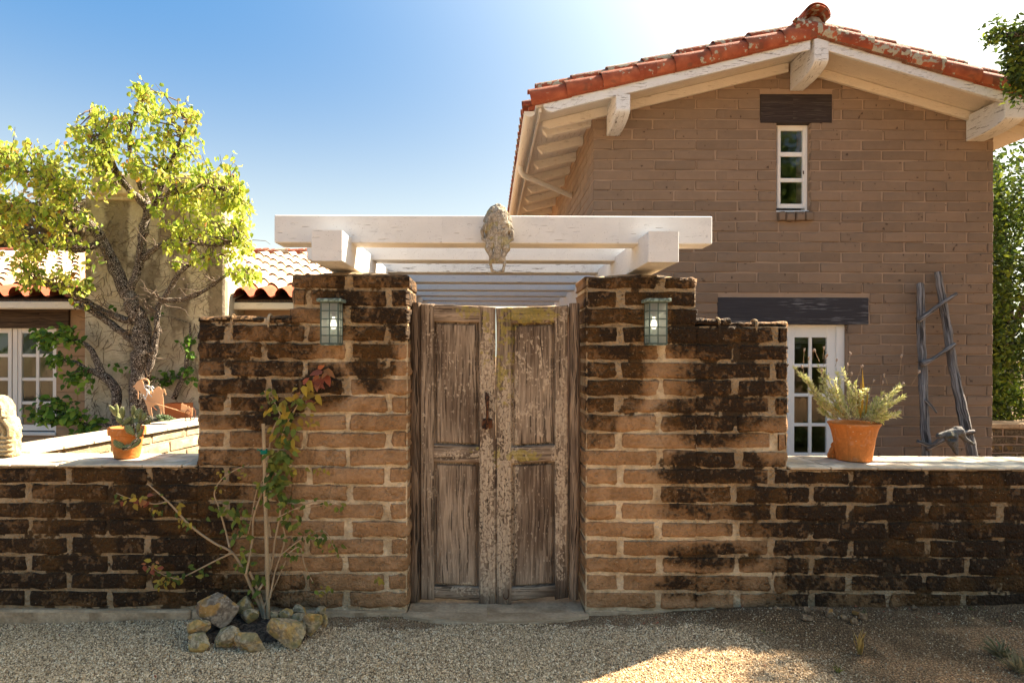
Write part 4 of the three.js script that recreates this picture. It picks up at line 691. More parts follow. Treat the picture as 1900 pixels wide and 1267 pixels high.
{
  const T = part(house, 'tile_roof', merge([prism([[.45, soff(.45) + .047], [RIDGE - .001, 5.247], [RIDGE - .001, 5.30], [.45, soff(.45) + .09]], HB - .4, BZ - .2), prism([[RIDGE + .001, 5.247], [6.5, soff(6.5) + .047], [6.5, soff(6.5) + .09], [RIDGE + .001, 5.30]], HB - .4, BZ - .2)]), M.tileOld);
  const rake = barrel(.45, .112, .128, -.45, 2.35), top = barrel(.5, .085, .1, -1.5, 1.5), eave = barrel(.4, .085, .1, -1.5, 1.5);
  const place = (name, g, x, y, z, slope, flip, mat, lift = .03) => { const q = g.clone(); if (flip) { q.scale(-1, 1, 1); const ix = q.index.array; for (let i = 0; i < ix.length; i += 3) { const t = ix[i]; ix[i] = ix[i + 1]; ix[i + 1] = t; } q.computeVertexNormals(); } q.rotateZ(flip ? -(slope - lift) : slope - lift); q.rotateX(rr(-.06, .06)); q.translate(x, y, z); metricUV(q, 'x', [rr(0, 3), rr(0, 3)]); return part(T, name, q, mat); };
  const aL = Math.atan(.243), aR = Math.atan(.285);
  for (let i = 0; i < 8; i++) { const x = .455 + i * .394; place('rake_tile', rake, x, soff(x) + .095, BZ - .07 + rr(-.006, .006), aL, false, M.tile); if (i < 7) place('cover_tile', top, x - .03 + .11, soff(x + .08) + .20, BZ - .135, aL, false, M.tileOld); }
  for (let i = 0; i < 8; i++) { const x = 6.5 + .05 - i * .394; place('rake_tile', rake, x, soff(x) + .095, BZ - .07 + rr(-.006, .006), aR, true, i > 3 ? M.tileOld : M.tile); if (i < 7) place('cover_tile', top, x + .03 - .12, soff(x - .1) + .20, BZ - .135, aR, true, M.tileOld); }
  // a first tile of every column along the eave, and two columns beside the rake
  for (let k = 0; k < 26; k++) { const z = BZ - .33 - k * .245; place('eave_tile', eave, .40, soff(.40) + .12, z, aL, false, M.tileOld); }
  for (let i = 0; i < 8; i++) { const x = .80 + i * .36; place('cover_tile', eave, x, soff(x) + .13, BZ - .33, aL, false, M.tileOld); }
  // ridge: three stacked caps over a mortar plug
  const rg = barrel(.55, .125, .14, -1.55, 1.55, .016, 14);
  for (let k = 0; k < 13; k++) { const q = rg.clone(); q.rotateY(Math.PI / 2); q.translate(RIDGE, 5.40 + (k ? 0 : .035), BZ + .0 - k * .48); metricUV(q, 'z', [k, 0]); part(T, 'ridge_tile', q, M.tileOld); }
  { const q = rg.clone(); q.scale(1, 1.02, 1.06); q.rotateY(Math.PI / 2); q.rotateX(.03); q.translate(RIDGE + .01, 5.475, BZ - .03); metricUV(q, 'z', [4, 0]); part(T, 'ridge_tile', q, M.tile); }
  part(T, 'ridge_mortar', metricUV(isoGeo((x, y, z) => sdEll([x, y, z], [0, 0, 0], [.125, .14, .16]) + (fbm3(x * 30, y * 30, z * 30) - .5) * .03, [-.17, -.18, -.2], [.17, .18, .2], .018).translate(RIDGE, 5.37, BZ - .17)), M.concrete);
}

// ───────────────────────── left building and chimney ─────────────────────────
const LZ = -4.05, CZ = -3.4;
{
  const t = thing('low_building', 'low adobe building with a pale barrel tile roof at the left edge', 'building', V(-6, 0, LZ - 2));
  const x0 = -12, x1 = -2.15, zb = -11, wz = LZ;
  const w = { x0: P(-55, 0, wz).x, x1: P(105, 0, wz).x, y0: P(0, 803, wz).y - .02, y1: P(0, 606, wz).y };
  const lx = [P(-130, 0, wz).x, P(131, 0, wz).x], ly = [P(66, 609, wz).y, P(66, 570, wz).y];
  const adobeL = std('tan_adobe', { map: hm.map, bumpMap: hm.bumpMap, bumpScale: .006, color: lin(1.5, 1.4, 1.2), roughness: .92 });
  part(t, 'wall', prism([[x0, -.1], [x1, -.1], [x1, 2.52], [x0, 2.52]], wz - .4, wz - .008, 0, [[[w.x0, w.y0], [w.x0, w.y1], [w.x1, w.y1], [w.x1, w.y0]]]), adobeL);
  for (let n = 4; n < 21; n++) { const yb = .1205 * n + .005; let x = w.x1 + .004 + (n % 2 ? -.2 : 0); if (yb + .11 < w.y0) x -= .5; for (let k = 0; k < 4; k++, x += .5) { const a = Math.max(x, yb + .11 < w.y0 ? -9 : w.x1 + .004), b = Math.min(x + .49, -4.7); if (b - a < .06 || (yb > ly[0] - .08 && a < lx[1]) || yb > 2.42) continue; const g = brickGeo(b - a, .111, .05, { fine: false, b: .008, rough: .005, sx: a, sy: yb }); g.translate(a, yb, wz + rr(-.002, .003)); part(t, 'brick', metricUV(g, 'x', [rr(0, 2), rr(0, 2)]), adobeL); } }
  part(t, 'eave_beam', cbox(lx[0], lx[1], ly[0], ly[1], wz - .2, wz + .03, .008), M.brownBeam);
  // window with two casements
  const z = wz - .05, win = part(t, 'window', merge([cbox(w.x0, w.x1, w.y1 - .025, w.y1, z - .08, z + .03, .004), cbox(w.x0, w.x0 + .03, w.y0 + .03, w.y1 - .026, z - .08, z + .03, .004, 'y'), cbox(w.x1 - .025, w.x1, w.y0 + .03, w.y1 - .026, z - .08, z + .03, .004, 'y'), cbox(w.x0 - .02, w.x1 + .015, w.y0 - .012, w.y0 + .029, z - .08, z + .07, .005), cbox((w.x0 + w.x1) / 2 - .03, (w.x0 + w.x1) / 2 + .03, w.y0 + .03, w.y1 - .026, z - .08, z + .012, .003, 'y')]), M.frameWarm);
  const rows = [[621, 659.5], [665.5, 703.5], [709.5, 747.5], [753.5, 791]];
  glazed(win, [31, 101.5, 609, 799], z, { cols: [[39, 65], [71, 97]], rows, root: win, mat: M.frameWarm });
  glazed(win, [-51, 20, 609, 799], z, { cols: [[-46, -19], [-13, 13.5]], rows, root: win, mat: M.frameWarm });
  // dark room with a far window, seen through the glass
  part(t, 'room', merge([cbox(x0 + .3, x1 - .3, 0, .05, zb + .3, wz - .41, .001), cbox(x0 + .3, x1 - .3, 2.45, 2.5, zb + .3, wz - .41, .001), cbox(x0 + .3, x1 - .3, .06, 2.44, wz - 3.4, wz - 3.3, .001)]), M.dark);
  part(t, 'end_wall', cbox(x1 - .3, x1 - .01, -.1, 2.5, zb, wz - .41, .002, 'z'), adobeL);
  part(t, 'end_wall', cbox(x0 + .01, x0 + .3, -.1, 2.5, zb, wz - .41, .002, 'z'), adobeL);
  // gutter board
  part(t, 'gutter', cbox(x0, P(153, 0, wz + .36).x, P(80, 573, wz + .36).y, P(80, 559, wz + .36).y, wz + .24, wz + .36, .012), M.cream);
  part(t, 'gutter', cbox(P(415, 0, wz + .36).x, x1 + .1, P(480, 574, wz + .36).y, P(480, 561, wz + .36).y, wz + .24, wz + .36, .012), M.cream);
  part(t, 'eave_soffit', cbox(x0, x1 + .05, 2.39, 2.42, wz - .3, wz + .235, .004), M.brownBeam);
  // roof: eave line to ridge, tiled in rows of S-shaped barrels
  const ez = wz + .33, ey = 2.475, rz = -7.55, ry = 3.60, ang = Math.atan2(ry - ey, ez - rz), len = Math.hypot(ry - ey, ez - rz);
  const deck = part(t, 'roof', merge([prism([[-rz, ry - .05], [-ez, ey - .05], [-ez, ey - .09], [-rz, ry - .11]].map((p) => [p[0], p[1]]), 0, x1 - x0 - .02).rotateY(Math.PI / 2).translate(x0 + .01, 0, 0), prism([[-rz + .01, ry - .05], [-rz + .01, ry - .11], [-(zb - .3), ey - .15], [-(zb - .3), ey - .09]], 0, x1 - x0 - .02).rotateY(Math.PI / 2).translate(x0 + .01, 0, 0)]), M.brownBeam);
  const TL = .44, pitch = .262, mk = (seed) => { const mb = new MB(), nu = 20, r = rng(seed); for (const s of [0, 1]) for (let j = 0; j < 3; j++) for (let i = 0; i <= nu; i++) { const u = i / nu, tp = lerp(1.06, .92, j / 2), yy = u < .62 ? Math.pow(Math.sin(Math.PI * u / .62), .7) * .085 : -Math.sin(Math.PI * (u - .62) / .38) * .03; mb.v((u - .5) * pitch * 1.08, yy * tp - s * .014 + j * .0, -TL * j / 2); } const o = 3 * (nu + 1); for (let j = 0; j < 2; j++) for (let i = 0; i < nu; i++) { const a = j * (nu + 1) + i; mb.quad(a, a + 1, a + nu + 2, a + nu + 1); mb.quad(o + a, o + a + nu + 1, o + a + nu + 2, o + a + 1); } for (let i = 0; i < nu; i++) { mb.quad(i, o + i, o + i + 1, i + 1); } return metricUV(mb.geo(), 'z', [r() * 3, r() * 3]); };
  const shapes = [mk(1), mk(2), mk(3)], tm = [M.tilePale, M.tilePale2, M.tilePale3, M.tilePale]; let cnt = 0;
  const nr = 10, step = (len + .02) / nr, rest = [];
  for (let c = 0; c < 27; c++) for (let q = 0; q < nr; q++) {
    const x = -2.32 - c * pitch, s = q * step - .02, m = new THREE.Mesh(shapes[(c * 3 + q) % 3], q === 0 ? M.tile : tm[(c * 7 + q * 5) % 4]);
    m.name = 'roof_tile'; m.rotation.set(ang - .05, 0, rr(-.03, .03)); m.position.set(x + rr(-.006, .006), ey + Math.sin(ang) * s + .016, ez + .05 - Math.cos(ang) * s); deck.add(m);
  }
  const rg = barrel(.46, .10, .115, -1.5, 1.5); for (let x = -2.2; x > -9.6; x -= .4) { const g = rg.clone(); g.rotateZ(-.03); g.rotateY(Math.PI); g.translate(x, ry + .03, rz); part(deck, 'ridge_tile', metricUV(g, 'x', [x, 0]), x % .8 < -.4 ? M.tileOld : M.tile); }
}
{
  const a = P(157, 0, CZ).x, b = P(417, 0, CZ).x, yt = P(300, 322, CZ).y, yc = P(300, 365, CZ).y;
  const t = thing('chimney', 'broad cream stucco chimney covered with dry vine marks behind the tree', 'chimney', V((a + b) / 2, 0, (CZ + LZ) / 2));
  const mb = new MB(), nx = 26, ny = 40; 
  const body = merge([cbox(a, b, -.1, yc - .002, LZ + .0095, CZ, .02)]);
  const uvc = (x, y, z) => [(x - a + (CZ - z)) / 2.2, (y + .1) / 4.1];
  part(t, 'shaft', planeUV(body, uvc), M.stucco);
  const plain = std('pale_stucco', { map: M.capStone.map, bumpMap: M.capStone.bumpMap, bumpScale: .006, color: lin(1.05, 1.0, .9), roughness: .95 });
  part(t, 'cap_slab', cbox(P(172, 0, CZ).x, b + .02, yc, yt, LZ + .0, CZ + .05, .03), plain);
  part(t, 'cap_moulding', cbox(P(176, 0, CZ).x, b + .012, yc - .05, yc - .001, LZ + .012, CZ + .03, .012), plain);
  // dry tendrils left on the stucco
  const r = rng(77), list = [];
  for (let i = 0; i < 620; i++) { const x = lerp(a + .03, b - .03, r()), y = lerp(.5, 3.4, Math.pow(r(), .9)), L = .05 + .14 * r(), an = -Math.PI / 2 + (r() - .5) * 2.6, w = .0016 + .0022 * r(), cv = (r() - .5) * 1.4; const pts = []; let px = x, py = y, A = an; for (let k = 0; k < 5; k++) { pts.push(V(clamp(px, a + .01, b - .01), py, CZ + .004 + .006 * Math.sin(k * 1.5) * r())); px += Math.cos(A) * L / 4; py += Math.sin(A) * L / 4; A += cv / 4 + (r() - .5) * .5; } list.push(tube(pts, [w, w, w, w * .8, w * .4], 3, 0, false)); }
  const tv = part(t, 'dry_vine', merge(list), M.twig); tag(tv, null, null, null, 'stuff');
}
// planter wall running back from the garden wall
const plDir = V(.185, 0, -.96).normalize(), plA = P(66, 838, -.58);   // near top edge
{
  const n0 = V(plA.x, 0, plA.z), len = 3.0, t = thing('planter_wall', 'sunlit pale adobe planter wall running back to the chimney', 'garden wall', n0.clone().addScaledVector(plDir, 1.4));
  const ang = Math.atan2(-plDir.z, plDir.x), put = (g) => { g.rotateY(ang); g.translate(n0.x, 0, n0.z); return g; }, off = -.45;
  const lm = std('pale_adobe', { map: M.capStone.map, bumpMap: hm.bumpMap, bumpScale: .012, color: lin(.85, .78, .66), roughness: .95 });
  part(t, 'mortar', metricUV(put(cbox(-.1, len, -.1, .955, off - .02, -.01, .003))), lm);
  const r = rng(9); for (let k = 0; k < 8; k++) for (let x = (k % 2) * -.25; x < len - .06; x += .5) { const a = Math.max(x, 0), w = Math.min(.485 - (a - x), len - a); if (w < .06) continue; const h = k === 7 ? .958 - (.1215 * k + .006) : .110, g = brickGeo(w, h, .06, { fine: false, b: .011, rough: .008, sx: x, sy: k }); g.translate(a, .1215 * k + .006, 0); part(t, 'brick', metricUV(put(g), 'z', [r() * 3, r() * 3]), lm); }
  for (let x = -.08; x < len; x += .3) part(t, 'cap_tile', metricUV(put(cbox(x + .003, x + .297, .957, .982 + rr(-.001, .002), off - .03, .03, .005)), 'x', [r() * 4, r() * 4]), M.capStone);
}
const onPlanter = (px, py) => { const r = (EYE - .982) / ((py - CY - (px - CX) * ROLL) * MPP), z = DIST - DIST * r; return V((px - CX + (py - CY) * ROLL) * MPP * r, .983, z); };

// ── steel goat drawing a cart ──
{
  const z0 = onPlanter(300, 780).z, Z = (zx, zy, z) => P(180 + zx * .15785, 680 + zy * .15785, z);
  const t = thing('goat_sculpture', 'cut steel goat pulling a two wheeled cart on the planter wall', 'sculpture', V(P(300, 780, z0).x, .983, z0));
  const k = mp(z0), cut = (pts, z, th, holes = []) => prism(pts.map((p) => { const q = Z(p[0], p[1], z); return [q.x, q.y]; }), z - th, z, .0012, holes.map((h) => h.map((p) => { const q = Z(p[0], p[1], z); return [q.x, q.y]; })));
  const floorY = (p) => p;
  part(t, 'goat_body', cut([[415, 232], [428, 220], [440, 214], [452, 192], [470, 172], [492, 160], [518, 160], [534, 176], [541, 200], [552, 236], [575, 262], [610, 286], [650, 283], [680, 262], [695, 240], [716, 233], [740, 246], [752, 270], [766, 262], [786, 262], [798, 284], [809, 335], [800, 333], [786, 300], [772, 292], [768, 330], [777, 400], [779, 470], [784, 556], [768, 566], [757, 500], [749, 580], [731, 580], [733, 510], [716, 462], [690, 450], [650, 470], [633, 482], [640, 540], [644, 560], [653, 636], [637, 640], [618, 585], [598, 552], [588, 500], [572, 452], [558, 415], [543, 378], [528, 330], [518, 300], [510, 318], [500, 288], [482, 282], [482, 340], [477, 384], [470, 340], [468, 290], [452, 272], [438, 268], [440, 246], [418, 246]], z0, .005), M.rustSheet);
  const ring = (pts, w, z) => tube(...smoothPath(pts.map((p) => Z(p[0], p[1], z)), pts.map(() => w * k * .15785), 3), 6);
  part(t, 'horn', merge([ring([[505, 165], [530, 152], [562, 147], [592, 158], [604, 190], [600, 228]], 9, z0 + .006)]), M.rustSheet);
  part(t, 'fleece', merge([ring([[545, 225], [590, 228], [625, 250], [655, 300]], 8, z0 + .02), ring([[548, 245], [575, 268], [585, 300], [578, 345], [555, 385]], 8, z0 + .02), ring([[610, 250], [600, 290], [610, 320], [640, 355]], 7, z0 + .02), ring([[540, 330], [552, 365], [575, 390]], 6, z0 + .022), ring([[600, 240], [640, 232], [664, 258]], 6, z0 + .02)]), M.frameWarm);
  part(t, 'shaft', merge([tube([Z(556, 398, z0 + .03), Z(1040, 542, z0 + .03)], .0045, 6)]), M.rustSheet);
  part(t, 'shaft', merge([tube([Z(556, 398, z0 - .03), Z(700, 516, z0 - .05)], .005, 6)]), M.rustDark);
  part(t, 'cart_side', cut([[985, 432], [1000, 428], [1012, 445], [1040, 452], [1052, 470], [1078, 465], [1090, 488], [1118, 486], [1122, 520], [1112, 585], [1090, 575], [1040, 545], [978, 512], [985, 470]], z0 + .02, .005), M.rustSheet);
  const wc = Z(1066, 582, z0 + .045), wheel = new THREE.TorusGeometry(.058, .006, 6, 24); wheel.scale(.62, 1.15, 1); const wg = [wheel]; for (let i = 0; i < 3; i++) { const s = tube([V(0, -.06, 0), V(0, .06, 0)], .003, 5); s.rotateZ(i * Math.PI / 3); s.scale(.62, 1, 1); wg.push(s); } part(t, 'wheel', merge(wg.map((g) => metricUV(g))).translate(wc.x, wc.y, wc.z), M.rustDark);
  const wg2 = merge(wg.map((g) => g.clone())); part(t, 'wheel', wg2.translate(wc.x - .02, wc.y + .01, wc.z - .14), M.rustDark);
  // rusty trough behind
  const tr = thing('rust_trough', 'rusty steel planting trough on the planter wall behind the goat', 'trough', onPlanter(325, 776).add(V(0, 0, -.3))), q0 = Z(790, 600, z0 - .3), q1 = Z(1040, 436, z0 - .3);
  part(tr, 'side', merge([cbox(q0.x, q1.x, q0.y - .03, q1.y, z0 - .31, z0 - .30, .002), cbox(q0.x, q1.x, q0.y - .03, q1.y, z0 - .48, z0 - .47, .002), cbox(q0.x, q0.x + .01, q0.y - .03, q1.y - .002, z0 - .469, z0 - .311, .002), cbox(q1.x - .01, q1.x, q0.y - .03, q1.y - .002, z0 - .469, z0 - .311, .002)]), std('red_rust', { map: M.rustSheet.map, color: lin(.42, .26, .18), roughness: .8 }));
  part(tr, 'soil', cbox(q0.x + .011, q1.x - .011, q1.y - .05, q1.y - .03, z0 - .468, z0 - .312, .002), M.soil);
}
// ── prickly pear pads and succulents ──
const padCol = std('cactus_pad', { ...maps(128, 128, (u, v) => { const a = fbm(u * 6, v * 6, 3, 8), gx = (u * 8) % 1 - .5, gy = (v * 8) % 1 - .5, d = Math.hypot(gx, gy); return [...mix3(mul3(mix3([.12, .14, .05], [.21, .22, .075], a), 1), [.50, .45, .26], sstep(.16, .08, d) * .9), .4 + sstep(.2, .05, d) * .5]; }, [.11, .11]), bumpScale: .003, roughness: .7, transmission: 0 });
const padEdge = std('pale_spine_fringe', { color: lin(.62, .55, .34), roughness: .9, transmission: .35, thickness: 0 });
function pad(parent, name, x, y, z, L, W, roll, yaw, tiltX, th = .014) {
  const g = new THREE.SphereGeometry(1, 14, 10), p = g.attributes.position; for (let i = 0; i < p.count; i++) { const yy = p.getY(i), taper = .62 + .38 * sstep(-1, .35, yy); p.setXYZ(i, p.getX(i) * W / 2 * taper, (yy + .96) * L / 2, p.getZ(i) * th * (.8 + .2 * taper)); } g.computeVertexNormals();
  const m = new THREE.Mesh(metricUV(g, 'x'), padCol); m.name = name; m.position.set(x, y, z); m.rotation.set(tiltX, yaw, roll, 'ZYX'); parent.add(m);
  const r = rng(Math.floor(x * 1e4 + y * 1e5) >>> 0), sp = []; for (let i = 0; i < 46; i++) { const a = r() * 6.283, yy = Math.sin(a), tp = .62 + .38 * sstep(-1, .35, yy), q = V(Math.cos(a) * W / 2 * tp, (yy + .96) * L / 2, (r() - .5) * th), d = V(Math.cos(a) + (r() - .5), yy + (r() - .5), (r() - .5) * 2).normalize(), l = .006 + .008 * r(); sp.push(tube([q, q.clone().addScaledVector(d, l)], [.0007, .0002], 3, 0, false)); } 
  const s = new THREE.Mesh(merge(sp), padEdge); s.name = 'spines'; s.userData.kind = 'stuff'; m.add(s);
  return m;
}
function flowerpot(t, base, h, rB, rT, band, mat) { const w = .012, pts = [[.012, 0], [rB, 0], [rB + .004, .006], [lerp(rB, rT, .72) - band, h * .74], [rT - .002, h * .755], [rT + .002, h * .77], [rT + .003, h - .006], [rT - .002, h], [rT - w, h - .002], [rT - w - .006, h * .8], [.0, h * .78]].map((p) => new THREE.Vector2(...p)); const g = metricUV(new THREE.LatheGeometry(pts, 40), 'y'); return local(t, 'pot', g, mat); }
{
  const b = P(235, 850, -.27); b.y = .983;
  const t = thing('cactus_pot', 'small terracotta pot of prickly pear on the left wall top', 'potted plant', b), k = mp(-.27), q = (zx, zy) => [(180 + zx * .15785 - 237) * k, (850 - (680 + zy * .15785)) * k];
  flowerpot(t, b, .222, .080, .122, .004, M.pot); local(t, 'soil', new THREE.CylinderGeometry(.104, .10, .012, 24), M.soil, V(0, .182, 0));
  // [base x, base y, tip x, tip y, width] in the enlarged view
  const L = [[260, 605, 150, 545, 60], [255, 600, 180, 465, 62], [262, 590, 258, 455, 40], [350, 620, 355, 480, 52], [410, 610, 435, 475, 50], [455, 600, 520, 515, 90], [330, 690, 250, 590, 55], [345, 700, 450, 605, 60], [350, 720, 430, 610, 60], [440, 660, 510, 590, 58], [440, 690, 520, 640, 50], [560, 785, 465, 685, 72], [575, 760, 585, 655, 40], [585, 830, 628, 725, 44], [490, 945, 615, 835, 76], [430, 950, 305, 850, 84], [520, 910, 430, 945, 60], [560, 690, 640, 640, 52], [530, 640, 555, 500, 40], [590, 640, 605, 545, 50]];
  L.forEach(([x0, y0, x1, y1, w], i) => { const a = q(x0, y0), c = q(x1, y1), dx = c[0] - a[0], dy = c[1] - a[1]; pad(t, 'pad', a[0], a[1], i > 10 && i < 17 ? .10 + (i % 3) * .012 : -.02 + (i % 4) * .022, Math.hypot(dx, dy) * 1.05, w * .15785 * k * 1.15, Math.atan2(-dx, dy), rr(-.7, .7), rr(-.25, .25)); });
  const st = (pts) => local(t, 'stem', tube(...smoothPath(pts.map((p) => V(...q(p[0], p[1]), p[2])), pts.map((p) => p[3]), 4), 8, .3), std('woody_cactus_stem', { map: M.bark.map, color: lin(1.6, 1.5, 1.2), roughness: .9 }));
  st([[360, 780, 0, .022], [370, 700, 0, .024], [350, 650, 0, .02], [300, 640, .01, .014], [255, 605, .01, .010]]); st([[400, 760, 0, .02], [470, 700, .03, .018], [530, 680, .06, .015], [565, 790, .10, .012], [585, 835, .11, .010], [500, 930, .125, .009], [430, 948, .125, .008]]); st([[400, 760, -.02, .018], [440, 680, -.02, .016], [470, 610, -.02, .010]]); st([[430, 720, 0, .014], [540, 670, 0, .012], [600, 640, 0, .009]]);
}
{
  const z = onPlanter(285, 784).z + .12, k = mp(z), c = onPlanter(288, 786);
  const t = thing('succulent_clump', 'low clump of grey green succulents at the goat\'s feet', 'succulent', V(c.x, .983, z)), r = rng(5);
  const rose = (zx, zy, n, s, g0) => { const o = P(180 + zx * .15785, 680 + zy * .15785, z), list = []; for (let i = 0; i < n; i++) { const a = i * 2.4, e = lerp(.15, 1.25, i / n), L = s * (1.1 - .4 * i / n), g = new THREE.SphereGeometry(1, 8, 6); g.scale(L * .28, L / 2, L * .13); g.translate(0, L / 2, 0); g.rotateX(Math.PI / 2 - e); g.rotateY(a); g.translate(o.x - t.position.x, Math.max(.0, o.y - .983), o.z - z); const m = local(t, 'fleshy_leaf', metricUV(g), g0); } };
  const g1 = std('succulent_green', { color: lin(.075, .105, .042), roughness: .55 }), g2 = std('succulent_grey', { color: lin(.10, .095, .068), roughness: .65 });
  rose(790, 630, 13, .085, g1); rose(700, 645, 11, .06, g2); rose(640, 650, 9, .05, g2); rose(600, 620, 11, .06, g2); rose(850, 630, 8, .06, g1); rose(740, 600, 8, .055, g1);
}
// ── carved stone at the left edge ──
{
  const z = -.30, k = mp(z), b = V(P(-6, 0, z).x, .983, z), q = (zx, zy) => [(zx * .158 - (-6)) * k, 0];
  const X = (zx) => (zx * .15789 + 6) * k, Y = (zy) => P(0, 680 + zy * .15789, z).y - .983;
  // outline: straight base, swelling lower scroll, narrower upper scroll with a rounded top
  const OUT = [[840, 205], [790, 208], [740, 212], [700, 205], [640, 185], [600, 158], [550, 130], [500, 128], [450, 118], [400, 92], [350, 40], [335, -40]];
  const edgeAt = (y) => { for (let i = 1; i < OUT.length; i++) { const y0 = Y(OUT[i - 1][0]), y1 = Y(OUT[i][0]); if (y <= y1) return lerp(X(OUT[i - 1][1]), X(OUT[i][1]), clamp((y - y0) / (y1 - y0))); } return X(-40); };
  const f = (x, y, zz) => {
    const edge = edgeAt(y);
    let d = Math.max((x - edge) * .8, -x - .30, y - Y(335), -y - .004); d = smax(d, Math.abs(zz) - .07, .02);
    const sp = (cx, cy, r, n) => { const rad = Math.hypot(x - cx, y - cy); return rad < r && y > cy - .25 * r ? sstep(-.2, .5, Math.sin((rad / r) * n)) : 0; };
    const low = sp(X(0), Y(770), .150, 22), up = y > Y(585) ? sp(X(-30), Y(520), .125, 17) : 0, line = y < Y(800) ? sstep(-.1, .5, Math.sin(y * 190 + Math.sin(x * 16) * .9)) : 0;
    d += .020 * Math.max(y < Y(585) && y > Y(800) ? low : 0, up, line) * sstep(.025, .055, zz);
    return d * .8 + (fbm3(x * 45, y * 45, zz * 45) - .5) * .010 + .002;
  };
  const t = thing('carved_stone', 'pale carved stone with spiral grooves at the left end of the wall top', 'stone carving', b);
  const g = isoGeo(f, [-.34, -.02, -.1], [.20, .46, .1], .006); local(t, 'carved_block', g, std('pale_sandstone', { ...maps(256, 256, (u, v) => { const a = fbm(u * 6, v * 6, 4, 8), b2 = fbm(u * 50, v * 50, 3, 64); return [...mul3(mix3([.34, .25, .13], [.50, .40, .25], sstep(.3, .7, a)), .75 + .5 * b2), b2]; }, [.3, .3]), bumpScale: .008, roughness: .95 }));
}

